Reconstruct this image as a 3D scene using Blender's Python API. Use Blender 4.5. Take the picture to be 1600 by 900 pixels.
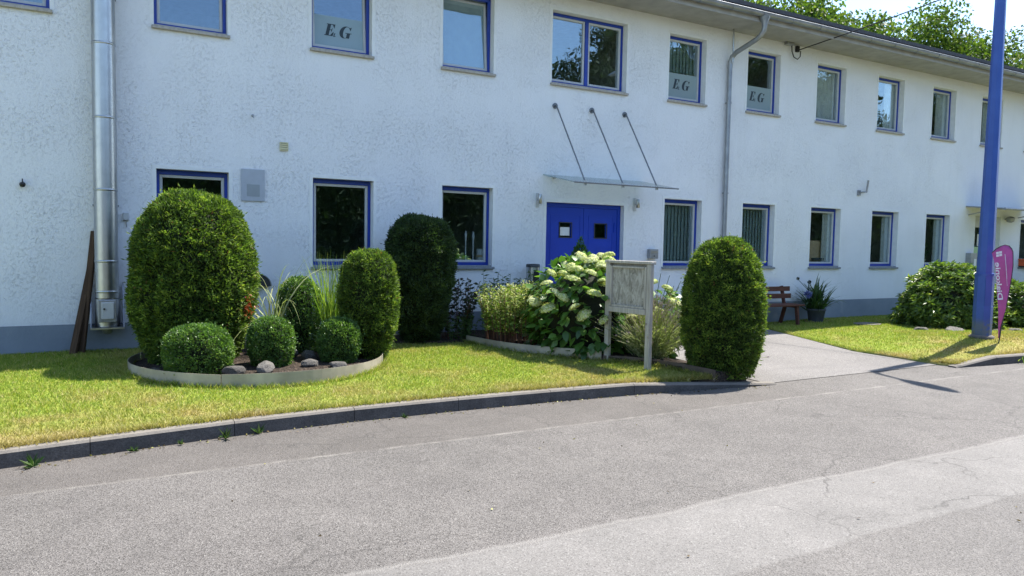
import bpy, math, random
import numpy as np
from mathutils import Vector, Matrix, noise as mnoise

for o in list(bpy.data.objects): bpy.data.objects.remove(o)
S = bpy.context.scene
COL = S.collection
R = math.radians

# ------------------------------------------------------------------ camera
def make_camera():
    yaw, pitch, roll = R(29.13), R(-3.478), R(1.057)
    fwd = Vector((math.sin(yaw)*math.cos(pitch), math.cos(yaw)*math.cos(pitch), math.sin(pitch)))
    r = Vector((math.cos(yaw), -math.sin(yaw), 0)); u = r.cross(fwd)
    r2 = r*math.cos(roll)+u*math.sin(roll); u2 = -r*math.sin(roll)+u*math.cos(roll)
    cam = bpy.data.cameras.new('camera'); co = bpy.data.objects.new('camera', cam); COL.objects.link(co)
    cam.sensor_width = 36; cam.lens = 1145.6*36/1600; cam.clip_start = .05; cam.clip_end = 3000
    m = Matrix((r2, u2, -fwd)).transposed().to_4x4(); m.translation = (0, -11, 1.66)
    co.matrix_world = m; S.camera = co
make_camera()

# ------------------------------------------------------------------ sky, sun, exposure
SUN_EL, SUN_AZ = R(60.5), R(8.0)            # azimuth measured from +X towards +Y
w = bpy.data.worlds.new('World'); S.world = w; w.use_nodes = True
nt = w.node_tree; bg = nt.nodes['Background']
sky = nt.nodes.new('ShaderNodeTexSky'); sky.sky_type = 'NISHITA'; sky.sun_disc = False
sky.sun_elevation = SUN_EL; sky.sun_rotation = R(90)-SUN_AZ
sky.air_density = 1.0; sky.dust_density = 0.5; sky.ozone_density = 2.0
nt.links.new(sky.outputs[0], bg.inputs[0]); bg.inputs[1].default_value = 0.15
sd = Vector((math.cos(SUN_EL)*math.cos(SUN_AZ), math.cos(SUN_EL)*math.sin(SUN_AZ), math.sin(SUN_EL)))
sl = bpy.data.lights.new('sun', 'SUN'); sl.energy = 5.0; sl.angle = R(.53); sl.color = (1, .95, .87)
so = bpy.data.objects.new('sun', sl); COL.objects.link(so); so.rotation_euler = sd.to_track_quat('Z', 'Y').to_euler()
so.location = (20, 5, 30)
S.view_settings.view_transform = 'Standard'; S.view_settings.look = 'None'
S.view_settings.gamma = 1; S.view_settings.exposure = 1.22; S.view_settings.use_curve_mapping = False
S.render.engine = 'CYCLES'
S.cycles.max_bounces = 5; S.cycles.diffuse_bounces = 2; S.cycles.glossy_bounces = 3; S.cycles.transmission_bounces = 4; S.cycles.transparent_max_bounces = 8

# ------------------------------------------------------------------ helpers
class MB:
    """collects shapes for one mesh object"""
    def __init__(s): s.v = []; s.f = []; s.sm = []
    def add(s, vs, fs, smooth=False):
        n = len(s.v); s.v += [tuple(v) for v in vs]; s.f += [tuple(i+n for i in f) for f in fs]; s.sm += [smooth]*len(fs); return s
    def box(s, x0, x1, y0, y1, z0, z1):
        return s.add([(x0,y0,z0),(x1,y0,z0),(x1,y1,z0),(x0,y1,z0),(x0,y0,z1),(x1,y0,z1),(x1,y1,z1),(x0,y1,z1)],
                     [(0,3,2,1),(4,5,6,7),(0,1,5,4),(1,2,6,5),(2,3,7,6),(3,0,4,7)])
    def frame(s, x0, x1, z0, z1, t, y0, y1, tb=None, tt=None):
        tb = t if tb is None else tb; tt = t if tt is None else tt
        s.box(x0, x0+t, y0, y1, z0, z1); s.box(x1-t, x1, y0, y1, z0, z1)
        s.box(x0+t, x1-t, y0, y1, z0, z0+tb); return s.box(x0+t, x1-t, y0, y1, z1-tt, z1)
    def tube(s, pts, rad, n=10, cap=True):
        pts = [Vector(p) for p in pts]; rad = rad if hasattr(rad, '__len__') else [rad]*len(pts)
        vs = []; fs = []; up = Vector((.13, .27, 1)).normalized(); prev = None
        for i, p in enumerate(pts):
            d = (pts[min(i+1, len(pts)-1)]-pts[max(i-1, 0)])
            d = d.normalized() if d.length > 1e-9 else Vector((0, 0, 1))
            if prev is None:
                a = d.cross(up if abs(d.dot(up)) < .95 else Vector((1, 0, 0))).normalized()
            else:
                a = (prev-d*prev.dot(d)).normalized()
            prev = a; b = d.cross(a)
            for k in range(n):
                t = 2*math.pi*k/n; vs.append(p+(a*math.cos(t)+b*math.sin(t))*rad[i])
        for i in range(len(pts)-1):
            for k in range(n):
                fs.append((i*n+k, i*n+(k+1) % n, (i+1)*n+(k+1) % n, (i+1)*n+k))
        s.add(vs, fs, True)
        if cap:
            m = len(vs); s.add(vs[:n], [tuple(range(n))[::-1]]); s.add(vs[m-n:], [tuple(range(n))])
        return s
    def lathe(s, prof, n=24, c=(0, 0, 0), cap=True, wob=None):
        vs = []; fs = []
        for z, r in prof:
            for k in range(n):
                t = 2*math.pi*k/n; rr = max(r, 1e-4)
                if wob: rr *= wob(t, z)
                vs.append((c[0]+rr*math.cos(t), c[1]+rr*math.sin(t), c[2]+z))
        for i in range(len(prof)-1):
            for k in range(n):
                fs.append((i*n+k, i*n+(k+1) % n, (i+1)*n+(k+1) % n, (i+1)*n+k))
        s.add(vs, fs, True)
        if cap:
            m = len(vs)
            s.add(vs[:n], [tuple(range(n))[::-1]]); s.add(vs[m-n:], [tuple(range(n))])
        return s
    def prism(s, poly, a, b, axis='y'):
        n = len(poly)
        def P(p, t):
            return {'y': (p[0], t, p[1]), 'x': (t, p[0], p[1]), 'z': (p[0], p[1], t)}[axis]
        vs = [P(p, a) for p in poly]+[P(p, b) for p in poly]
        fs = [tuple(range(n)), tuple(range(n, 2*n))[::-1]]+[(i, n+i, n+(i+1) % n, (i+1) % n) for i in range(n)]
        return s.add(vs, fs)
    def build(s, name, mat, parent=None, bevel=0, loc=None):
        me = bpy.data.meshes.new(name); me.from_pydata(s.v, [], s.f)
        me.polygons.foreach_set('use_smooth', s.sm); me.materials.append(mat)
        o = bpy.data.objects.new(name, me); COL.objects.link(o)
        if parent: o.parent = parent
        if loc: o.location = loc
        import bmesh
        bm = bmesh.new(); bm.from_mesh(me); bmesh.ops.recalc_face_normals(bm, faces=bm.faces); bm.to_mesh(me); bm.free()
        if bevel:
            b = o.modifiers.new('bevel', 'BEVEL'); b.width = bevel; b.segments = 2; b.limit_method = 'ANGLE'
        return o

def np_mesh(name, V, F, mat, parent=None, face_attr=None, smooth=False, loc=None):
    """V (n,3), F (m,k) arrays of equal-sized faces"""
    V = np.asarray(V, np.float32); F = np.asarray(F, np.int32); m, k = F.shape
    me = bpy.data.meshes.new(name)
    me.vertices.add(len(V)); me.vertices.foreach_set('co', V.ravel())
    me.loops.add(m*k); me.loops.foreach_set('vertex_index', F.ravel())
    me.polygons.add(m); me.polygons.foreach_set('loop_start', np.arange(0, m*k, k, dtype=np.int32))
    me.polygons.foreach_set('use_smooth', np.full(m, smooth))
    me.update(calc_edges=True)
    if face_attr is not None:
        a = me.attributes.new('rnd', 'FLOAT', 'FACE'); a.data.foreach_set('value', np.asarray(face_attr, np.float32))
    me.materials.append(mat)
    o = bpy.data.objects.new(name, me); COL.objects.link(o)
    if parent: o.parent = parent
    if loc: o.location = loc
    return o

def tag(o, label=None, cat=None, group=None, kind=None):
    if label: o['label'] = label
    if cat: o['category'] = cat
    if group: o['group'] = group
    if kind: o['kind'] = kind
    return o
def thing(name, label, cat, loc=(0, 0, 0), rz=0, group=None):
    o = bpy.data.objects.new(name, None); COL.objects.link(o); o.location = loc; o.rotation_euler = (0, 0, rz)
    o.empty_display_size = .1
    return tag(o, label, cat, group)
def copy_tree(o, parent=None):
    c = o.copy(); COL.objects.link(c); c.parent = parent
    for ch in list(o.children): copy_tree(ch, c)
    return c
def inst(o, parent, loc, rot=(0, 0, 0), sc=1):
    c = o.copy(); COL.objects.link(c); c.parent = parent; c.location = loc; c.rotation_euler = rot
    c.scale = (sc,)*3 if not hasattr(sc, '__len__') else sc
    return c

# ------------------------------------------------------------------ materials
class NT:
    def __init__(s, name):
        s.m = bpy.data.materials.new(name); s.m.use_nodes = True; s.t = s.m.node_tree; s.t.nodes.clear()
        s.out = s.t.nodes.new('ShaderNodeOutputMaterial')
    def n(s, typ, **kw):
        nd = s.t.nodes.new(typ)
        for k, v in kw.items():
            if k.startswith('i_'):
                key = k[2:]; key = int(key) if key.isdigit() else key.replace('_', ' ')
                if isinstance(v, bpy.types.NodeSocket): s.t.links.new(v, nd.inputs[key])
                else: nd.inputs[key].default_value = v
            else: setattr(nd, k, v)
        return nd
    def link(s, a, b): s.t.links.new(a, b)
    def ramp(s, fac, stops, interp='LINEAR'):
        nd = s.n('ShaderNodeValToRGB'); nd.color_ramp.interpolation = interp
        el = nd.color_ramp.elements
        while len(el) < len(stops): el.new(.5)
        for e, (p, c) in zip(el, stops):
            e.position = p; e.color = (c[0], c[1], c[2], 1) if hasattr(c, '__len__') else (c, c, c, 1)
        s.link(fac, nd.inputs[0]); return nd.outputs[0]
    def mix(s, fac, a, b, mode='MIX'):
        nd = s.n('ShaderNodeMix', data_type='RGBA', blend_type=mode)
        for v, i in ((fac, 0), (a, 6), (b, 7)):
            if isinstance(v, bpy.types.NodeSocket): s.link(v, nd.inputs[i])
            else: nd.inputs[i].default_value = v if i == 0 else ((v[0], v[1], v[2], 1) if hasattr(v, '__len__') else (v, v, v, 1))
        return nd.outputs[2]
    def math(s, op, a, b=0.0, clamp=False):
        nd = s.n('ShaderNodeMath', operation=op, use_clamp=clamp)
        for i, v in ((0, a), (1, b)):
            if isinstance(v, bpy.types.NodeSocket): s.link(v, nd.inputs[i])
            else: nd.inputs[i].default_value = v
        return nd.outputs[0]
    def pos(s):
        return s.n('ShaderNodeNewGeometry').outputs['Position']
    def obj(s):
        return s.n('ShaderNodeTexCoord').outputs['Object']
    def noise(s, vec, scale, detail=4, rough=.55, dist=0):
        nd = s.n('ShaderNodeTexNoise', i_Scale=scale, i_Detail=detail, i_Roughness=rough, i_Distortion=dist); s.link(vec, nd.inputs[0]); return nd.outputs[0]
    def vor(s, vec, scale, feature='F1', out='Distance', rnd=1.0):
        nd = s.n('ShaderNodeTexVoronoi', feature=feature, i_Scale=scale); s.link(vec, nd.inputs[0])
        if 'Randomness' in nd.inputs: nd.inputs['Randomness'].default_value = rnd
        return nd.outputs[out]
    def bump(s, h, strength=.5, dist=.01, normal=None):
        nd = s.n('ShaderNodeBump', i_Strength=strength, i_Distance=dist); s.link(h, nd.inputs['Height'])
        if normal: s.link(normal, nd.inputs['Normal'])
        return nd.outputs[0]
    def pbr(s, col, rough=.6, metal=0, spec=.5, normal=None, **kw):
        nd = s.n('ShaderNodeBsdfPrincipled')
        for k, v in (('Base Color', col), ('Roughness', rough), ('Metallic', metal), ('Specular IOR Level', spec)):
            if isinstance(v, bpy.types.NodeSocket): s.link(v, nd.inputs[k])
            else: nd.inputs[k].default_value = (v[0], v[1], v[2], 1) if hasattr(v, '__len__') else v
        if normal: s.link(normal, nd.inputs['Normal'])
        for k, v in kw.items(): nd.inputs[k.replace('_', ' ')].default_value = v
        return nd.outputs[0]
    def done(s, sh): s.link(sh, s.out.inputs[0]); return s.m

def mat_plain(name, col, rough=.6, metal=0, spec=.5, var=.12, scale=9, bump=0, bscale=40):
    t = NT(name); p = t.obj(); n = t.noise(p, scale)
    lo = tuple(c*(1-var) for c in col); hi = tuple(min(1, c*(1+var)) for c in col)
    c = t.ramp(n, [(.3, lo), (.7, hi)])
    nrm = t.bump(t.noise(p, bscale, 5), .5, bump) if bump else None
    rr = t.math('ADD', t.math('MULTIPLY', t.noise(p, scale*2.7), .16), rough-.08)
    return t.done(t.pbr(c, rr, metal, spec, nrm))

def mat_leaf(name, stops, trans=.3, rough=.5, spec=.35, clump=3.0, clump_amt=.35, objvar=False):
    t = NT(name)
    a = t.n('ShaderNodeAttribute', attribute_name='rnd').outputs['Fac']
    c = t.ramp(a, stops)
    n = t.noise(t.pos(), clump, 3)
    k = t.ramp(n, [(.3, 1-clump_amt), (.7, 1+clump_amt*.5)])
    c = t.mix(1.0, c, k, 'MULTIPLY')
    p = t.pbr(c, rough, 0, spec)
    tr = t.n('ShaderNodeBsdfTranslucent'); t.link(t.mix(1.0, c, (1.15, 1.25, .6), 'MULTIPLY'), tr.inputs[0])
    mx = t.n('ShaderNodeMixShader'); mx.inputs[0].default_value = trans
    t.link(p, mx.inputs[1]); t.link(tr.outputs[0], mx.inputs[2])
    return t.done(mx.outputs[0])

M = {}
def mk_plaster():
    t = NT('roughcast_plaster'); p = t.pos()
    warp = t.n('ShaderNodeVectorMath', operation='ADD')
    ncol = t.n('ShaderNodeTexNoise', i_Scale=7.0, i_Detail=2.0); t.link(p, ncol.inputs[0])
    sc = t.n('ShaderNodeVectorMath', operation='SCALE', i_Scale=.06); t.link(ncol.outputs[1], sc.inputs[0])
    t.link(p, warp.inputs[0]); t.link(sc.outputs[0], warp.inputs[1])
    wv = warp.outputs[0]
    worm = t.noise(wv, 44, 2, .5, .5)
    crease = t.ramp(t.math('ABSOLUTE', t.math('SUBTRACT', worm, .5)), [(0, 1), (.012, .8), (.04, 0)])
    short = t.ramp(t.noise(p, 24, 2), [(.46, 0), (.56, 1)])               # breaks the creases into short strokes
    dens = t.ramp(t.noise(p, 1.1, 4, .6), [(.36, .2), (.66, 1)])
    stroke = t.math('MULTIPLY', t.math('MULTIPLY', crease, short), dens)
    lumps = t.noise(wv, 52, 3, .6, .3)
    fine = t.noise(p, 85, 3)
    h = t.math('ADD', t.math('MULTIPLY', t.math('MULTIPLY', lumps, t.math('ADD', dens, .35)), .8), t.math('MULTIPLY', fine, .12))
    h = t.math('SUBTRACT', h, t.math('MULTIPLY', stroke, .5))
    h = t.math('ADD', h, t.math('MULTIPLY', t.noise(p, 3.0, 2), .5))
    big = t.noise(p, .45, 5, .6)
    c = t.ramp(big, [(.3, (.79, .80, .815)), (.7, (.86, .865, .87))])
    # dirt washed down under the sills and eaves, with its own shape
    st = t.n('ShaderNodeMapping'); st.inputs['Scale'].default_value = (2.2, 1, .22); t.link(p, st.inputs[0])
    streak = t.ramp(t.noise(st.outputs[0], 1.7, 5, .65), [(.52, 0), (.78, 1)])
    c = t.mix(t.math('MULTIPLY', streak, .16), c, (.58, .58, .53))
    z = t.n('ShaderNodeSeparateXYZ'); t.link(p, z.inputs[0])
    c = t.mix(t.math('MULTIPLY', stroke, .06), c, (.40, .42, .45))  # thin shade of the creases painted into the wall colour
    return t.done(t.pbr(c, .85, 0, .2, t.bump(h, 1.0, .0095)))
M['plaster'] = mk_plaster()
def mk_plinth():
    t = NT('plinth_paint'); p = t.pos()
    c = t.ramp(t.noise(p, 1.3, 5), [(.3, (.20, .235, .28)), (.7, (.28, .315, .36))])
    patch = t.ramp(t.noise(p, .9, 3), [(.63, 0), (.68, 1)])
    c = t.mix(t.math('MULTIPLY', patch, .45), c, (.42, .43, .43))
    return t.done(t.pbr(c, .75, 0, .3, t.bump(t.noise(p, 30, 4), .5, .01)))
M['plinth'] = mk_plinth()
M['reveal'] = mat_plain('smooth_plaster', (.80, .81, .80), .75, var=.05, bump=.003)
M['blue'] = mat_plain('blue_frame_paint', (.008, .042, .33), .35, var=.15)
M['door_blue'] = mat_plain('blue_door_paint', (.004, .045, .42), .38, var=.08, scale=3)
M['white'] = mat_plain('white_plastic', (.52, .53, .52), .4, var=.06)
M['sill'] = mat_plain('sill_stone', (.40, .37, .33), .8, var=.2, scale=30, bump=.002)
M['sill_low'] = mat_plain('sill_slate', (.22, .235, .25), .7, var=.2, scale=30, bump=.002)
M['zinc'] = mat_plain('zinc_sheet', (.30, .315, .335), .45, .7, var=.18, scale=5)
M['steel'] = mat_plain('brushed_steel', (.46, .465, .465), .36, 1, var=.08, scale=6)
M['rod'] = mat_plain('dull_steel', (.20, .21, .22), .4, .8)
M['dark_metal'] = mat_plain('dark_metal', (.05, .052, .055), .45, .4, var=.2)
M['soffit'] = mat_plain('soffit_paint', (.36, .35, .33), .8, var=.15, scale=4)
M['roof'] = mat_plain('roof_felt', (.06, .062, .07), .85, var=.3, scale=20, bump=.004)
M['black'] = mat_plain('black_plastic', (.012, .012, .013), .5)
M['grey_box'] = mat_plain('grey_metal_box', (.33, .34, .35), .4, .5)
M['plate'] = mat_plain('pale_acrylic', (.42, .45, .50), .35, var=.06)
M['plate_dark'] = mat_plain('grey_print', (.30, .33, .35), .4, var=.05)
M['cream'] = mat_plain('cream_plastic', (.62, .58, .36), .5)
M['paper'] = mat_plain('paper', (.75, .76, .74), .8, var=.04)
M['green_paper'] = mat_plain('green_paper', (.45, .62, .35), .8, var=.06)
M['orange'] = mat_plain('orange_plastic', (.62, .10, .02), .5)
M['terracotta'] = mat_plain('terracotta', (.22, .08, .06), .8)
M['pot'] = mat_plain('slate_pot', (.055, .06, .075), .55)
M['inner'] = mat_plain('room_wall', (.62, .60, .56), .9)
M['blind'] = mat_plain('blind_fabric', (.24, .31, .31), .8, var=.1)
M['lace'] = mat_plain('curtain_fabric', (.70, .70, .66), .9, var=.12)
M['tan'] = mat_plain('tan_board', (.66, .46, .27), .7)
def mk_film():
    t = NT('frosted_film'); d = t.pbr((.56, .70, .70), .5, 0, .4)
    tr = t.n('ShaderNodeBsdfTransparent'); tr.inputs[0].default_value = (.7, .8, .82, 1)
    mx = t.n('ShaderNodeMixShader'); mx.inputs[0].default_value = .5; t.link(tr.outputs[0], mx.inputs[1]); t.link(d, mx.inputs[2]); return t.done(mx.outputs[0])
M['film'] = mk_film()
M['letters'] = mat_plain('film_letter_dark', (.018, .032, .04), .5, var=.03)  # dim room behind clear letters, painted as a solid dark colour
def mk_glass():
    t = NT('window_glass'); p = t.pos()
    nrm = t.bump(t.noise(p, 1.4, 2), .06, .05)
    lw = t.n('ShaderNodeLayerWeight'); t.link(nrm, lw.inputs['Normal'])
    fac = t.math('ADD', t.math('MULTIPLY', t.math('POWER', lw.outputs['Facing'], 5.0), .8), .17, True)    # Schlick, coated pane
    gl = t.n('ShaderNodeBsdfGlossy', i_Roughness=.004); gl.inputs[0].default_value = (.72, .88, 1, 1); t.link(nrm, gl.inputs['Normal'])
    tr = t.n('ShaderNodeBsdfTransparent'); tr.inputs[0].default_value = (.92, .95, .94, 1)
    mx = t.n('ShaderNodeMixShader'); t.link(fac, mx.inputs[0]); t.link(tr.outputs[0], mx.inputs[1]); t.link(gl.outputs[0], mx.inputs[2])
    return t.done(mx.outputs[0])
M['glass'] = mk_glass()
def mk_canopy_glass():
    t = NT('canopy_glass')
    lw = t.n('ShaderNodeLayerWeight'); fc = t.math('ADD', t.math('MULTIPLY', t.math('POWER', lw.outputs['Facing'], 5.0), .9), .05, True)
    gl = t.n('ShaderNodeBsdfGlossy', i_Roughness=.02)
    tr = t.n('ShaderNodeBsdfTransparent'); tr.inputs[0].default_value = (.80, .90, .88, 1)
    df = t.n('ShaderNodeBsdfDiffuse'); df.inputs[0].default_value = (.45, .5, .5, 1)
    m0 = t.n('ShaderNodeMixShader'); m0.inputs[0].default_value = .16; t.link(tr.outputs[0], m0.inputs[1]); t.link(df.outputs[0], m0.inputs[2])
    mx = t.n('ShaderNodeMixShader'); t.link(fc, mx.inputs[0]); t.link(m0.outputs[0], mx.inputs[1]); t.link(gl.outputs[0], mx.inputs[2])
    return t.done(mx.outputs[0])
M['canopy_glass'] = mk_canopy_glass()

def mk_asphalt():
    t = NT('asphalt'); p = t.pos()
    xyz = t.n('ShaderNodeSeparateXYZ'); t.link(p, xyz.inputs[0]); X, Y = xyz.outputs[0], xyz.outputs[1]
    wob = t.math('MULTIPLY', t.math('SUBTRACT', t.noise(p, .7, 4), .5), .22)
    wob2 = t.math('MULTIPLY', t.math('SUBTRACT', t.noise(p, 6, 3), .5), .05)
    yy = t.math('ADD', t.math('ADD', Y, wob), wob2)
    def step(v, edge, wd=.02):    # 1 where v < edge
        return t.math('MULTIPLY_ADD' if False else 'MULTIPLY', t.math('SUBTRACT', edge, v), 1/wd, True)
    strip = t.math('SUBTRACT', 1.0, step(t.math('ADD', Y, wob2), -5.45, .05), True)       # strip along the kerb
    patch = step(yy, -7.56, .03)                                     # smoother pale surfacing
    patch2 = step(yy, -8.36, .03)
    cell = t.vor(p, 165, 'F1', 'Color'); cv = t.n('ShaderNodeSeparateColor'); t.link(cell, cv.inputs[0])
    chips = t.ramp(cv.outputs[0], [(0, (.05, .045, .04)), (.2, (.11, .10, .091)), (.6, (.172, .158, .145)), (.94, (.212, .196, .18)), (1, (.29, .272, .25))])
    fine = t.vor(p, 170, 'F1', 'Color'); fv = t.n('ShaderNodeSeparateColor'); t.link(fine, fv.inputs[0])
    smooth = t.ramp(fv.outputs[0], [(0, (.09, .084, .077)), (.25, (.155, .145, .134)), (.9, (.19, .178, .165)), (1, (.26, .25, .23))])
    stripc = t.mix(.38, chips, (.11, .095, .082))
    gap = t.ramp(t.vor(p, 165, 'DISTANCE_TO_EDGE'), [(0, .55), (.09, 1)])
    strip = t.math('MULTIPLY', strip, t.math('SUBTRACT', 1.0, t.math('MULTIPLY', t.math('SUBTRACT', X, 6.2), .7, True)))
    base = t.mix(strip, chips, stripc)
    pm = t.math('SUBTRACT', patch, t.math('MULTIPLY', patch2, .75))
    base = t.mix(pm, base, smooth)
    base = t.mix(t.math('MULTIPLY', t.math('SUBTRACT', 1.0, pm), .8), base, t.mix(1.0, base, gap, 'MULTIPLY'))
    big = t.ramp(t.noise(p, .33, 5, .6), [(.25, .74), (.75, 1.08)])
    base = t.mix(1.0, base, big, 'MULTIPLY')
    stn = t.ramp(t.noise(p, .9, 3, .5, 1.5), [(.66, 1), (.76, .80)]); base = t.mix(1.0, base, stn, 'MULTIPLY')
    mid = t.ramp(t.noise(p, 2.4, 4, .65), [(.3, .86), (.7, 1.08)])
    base = t.mix(1.0, base, mid, 'MULTIPLY')
    def seam(v, at, wd):
        d = t.math('ABSOLUTE', t.math('SUBTRACT', v, at)); return t.math('SUBTRACT', 1.0, t.math('DIVIDE', d, wd), True)
    br = t.ramp(t.noise(p, 3.1, 4), [(.42, .08), (.6, 1)])
    sm = t.math('MULTIPLY', seam(t.math('ADD', Y, wob2), -5.46, .035), br)
    base = t.mix(t.math('MULTIPLY', sm, .55), base, (.29, .27, .24))
    e1 = t.math('MULTIPLY', seam(yy, -7.545, .04), .55); base = t.mix(e1, base, (.26, .245, .225))
    # old cracks
    cr = t.vor(p, .55, 'DISTANCE_TO_EDGE')
    wp = t.n('ShaderNodeVectorMath', operation='ADD'); nz = t.n('ShaderNodeTexNoise', i_Scale=3.0, i_Detail=5.0); t.link(p, nz.inputs[0])
    scv = t.n('ShaderNodeVectorMath', operation='SCALE', i_Scale=.45); t.link(nz.outputs[1], scv.inputs[0]); t.link(p, wp.inputs[0]); t.link(scv.outputs[0], wp.inputs[1])
    cr = t.vor(wp.outputs[0], .55, 'DISTANCE_TO_EDGE')
    crk = t.ramp(cr, [(0, 1), (.003, .7), (.006, 0)])
    crk = t.math('MULTIPLY', crk, t.ramp(t.noise(p, .5, 2), [(.46, 0), (.56, 1)]))
    crk = t.math('MULTIPLY', crk, t.ramp(X, [(0, 0), (1, 1)]))
    base = t.mix(t.math('MULTIPLY', crk, .6), base, (.06, .055, .05))
    h = t.math('SUBTRACT', t.math('MULTIPLY', t.vor(p, 165), t.math('SUBTRACT', 1.15, pm)), t.math('MULTIPLY', crk, .8))
    return t.done(t.pbr(base, .82, 0, .35, t.bump(h, .55, .008)))
M['asphalt'] = mk_asphalt()
def mk_drive():
    t = NT('drive_asphalt'); p = t.pos()
    fine = t.vor(p, 120, 'F1', 'Color'); fv = t.n('ShaderNodeSeparateColor'); t.link(fine, fv.inputs[0])
    c = t.ramp(fv.outputs[0], [(0, (.09, .085, .08)), (.3, (.16, .149, .14)), (.9, (.205, .192, .18)), (1, (.27, .26, .24))])
    c = t.mix(1.0, c, t.ramp(t.noise(p, .6, 5), [(.3, .84), (.7, 1.12)]), 'MULTIPLY')
    st = t.n('ShaderNodeMapping'); st.inputs['Scale'].default_value = (.6, 2.5, 1); st.inputs['Rotation'].default_value = (0, 0, R(70)); t.link(p, st.inputs[0])
    c = t.mix(t.ramp(t.noise(st.outputs[0], 1.1, 4), [(.5, 0), (.75, .4)]), c, (.12, .112, .108))
    return t.done(t.pbr(c, .85, 0, .3, t.bump(t.vor(p, 120), .4, .005)))
M['drive'] = mk_drive()
def mk_kerb():
    t = NT('kerb_concrete'); p = t.pos()
    c = t.ramp(t.noise(p, 5, 6, .65), [(.25, (.06, .057, .055)), (.55, (.10, .094, .09)), (.8, (.16, .15, .14))])
    sp = t.vor(p, 130, 'F1', 'Color'); s2 = t.n('ShaderNodeSeparateColor'); t.link(sp, s2.inputs[0])
    c = t.mix(1.0, c, t.ramp(s2.outputs[0], [(0, .75), (1, 1.2)]), 'MULTIPLY')
    n = t.n('ShaderNodeNewGeometry'); nz = t.n('ShaderNodeSeparateXYZ'); t.link(n.outputs['Normal'], nz.inputs[0])
    c = t.mix(t.math('MULTIPLY', nz.outputs[2], .6, True), c, (.24, .215, .18))        # top face paler and more beige
    return t.done(t.pbr(c, .9, 0, .25, t.bump(t.noise(p, 60, 5), .6, .006)))
M['kerb'] = mk_kerb()
def grass_colour(t, a):
    p = t.pos(); xyz = t.n('ShaderNodeSeparateXYZ'); t.link(p, xyz.inputs[0])
    c = t.ramp(a, [(0, (.10, .18, .02)), (.35, (.20, .29, .034)), (.7, (.32, .375, .058)), (.9, (.46, .41, .12)), (1, (.54, .46, .21))])
    dry = t.ramp(t.noise(p, 1.1, 5, .62), [(.46, 0), (.70, 1)])
    edge = t.ramp(t.math('ADD', t.math('MULTIPLY', xyz.outputs[1], -1.0), t.math('MULTIPLY', t.noise(p, 1.4, 4), 1.4)), [(0, 0), (1, 0)])
    ed = t.math('SUBTRACT', t.math('MULTIPLY', xyz.outputs[1], -1.0), 3.55)
    ed = t.math('ADD', t.math('MULTIPLY', ed, .75), t.math('MULTIPLY', t.math('SUBTRACT', t.noise(p, 2.2, 4), .5), 1.5), True)
    lf = t.math('MULTIPLY', t.math('SUBTRACT', .6, xyz.outputs[0]), .22, True)
    d = t.math('ADD', t.math('MULTIPLY', dry, .65), t.math('MULTIPLY', ed, t.math('ADD', .82, lf)), True)
    straw = t.ramp(a, [(0, (.24, .20, .055)), (.5, (.37, .30, .115)), (1, (.52, .43, .22))])
    return t.mix(d, c, straw)
def mk_grass():
    t = NT('grass_blade'); a = t.n('ShaderNodeAttribute', attribute_name='rnd').outputs['Fac']
    c = grass_colour(t, a)
    p = t.pbr(c, .55, 0, .25)
    tr = t.n('ShaderNodeBsdfTranslucent'); t.link(t.mix(1.0, c, (1.1, 1.15, .6), 'MULTIPLY'), tr.inputs[0])
    mx = t.n('ShaderNodeMixShader'); mx.inputs[0].default_value = .35; t.link(p, mx.inputs[1]); t.link(tr.outputs[0], mx.inputs[2])
    return t.done(mx.outputs[0])
M['grass'] = mk_grass()
def mk_turf():
    t = NT('turf'); p = t.pos(); c = grass_colour(t, t.noise(p, 30, 5, .7))
    c = t.mix(.25, c, (.13, .12, .04))
    return t.done(t.pbr(c, .95, 0, .1, t.bump(t.noise(p, 70, 5), .8, .02)))
M['turf'] = mk_turf()
def mk_soil():
    t = NT('bark_soil'); p = t.pos()
    c = t.ramp(t.vor(p, 38, 'F1', 'Color'), [(0, (.018, .014, .011)), (.6, (.05, .037, .028)), (1, (.10, .075, .055))])
    return t.done(t.pbr(c, .95, 0, .2, t.bump(t.vor(p, 38), .9, .03)))
M['soil'] = mk_soil()
M['ground'] = mat_plain('meadow_ground', (.07, .09, .03), .95, var=.4, scale=.3)
M['edging'] = mat_plain('galvanised_edging', (.41, .365, .29), .6, .25, var=.3, scale=3)
M['rust'] = mat_plain('rusty_edging', (.10, .075, .055), .85, var=.25, scale=7)
def mk_rock():
    t = NT('rock'); p = t.obj(); oi = t.n('ShaderNodeObjectInfo').outputs['Random']
    c = t.ramp(t.noise(p, 9, 6, .65), [(.3, (.065, .06, .053)), (.7, (.20, .187, .168))])
    c = t.mix(1.0, c, t.ramp(oi, [(0, .55), (1, 1.35)]), 'MULTIPLY')
    return t.done(t.pbr(c, .9, 0, .25, t.bump(t.noise(p, 25, 6), .8, .02)))
M['rock'] = mk_rock()
def mk_wood(name, a, b, scale=(18, 18, 1.2), rough=.85):
    t = NT(name); mp = t.n('ShaderNodeMapping'); mp.inputs['Scale'].default_value = scale; t.link(t.obj(), mp.inputs[0])
    n = t.noise(mp.outputs[0], 2.2, 6, .7, .6); c = t.ramp(n, [(.3, a), (.7, b)])
    return t.done(t.pbr(c, rough, 0, .25, t.bump(n, .6, .006)))
M['grey_wood'] = mk_wood('weathered_grey_wood', (.29, .265, .225), (.55, .51, .445))
M['board_peel'] = None
M['plank'] = mk_wood('brown_plank', (.035, .02, .012), (.10, .06, .035))
M['bench_wood'] = mk_wood('bench_wood', (.07, .03, .022), (.15, .065, .045), (2, 18, 18))
M['bark'] = mk_wood('bark', (.05, .04, .03), (.16, .13, .10), (6, 6, 1.5))
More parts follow.
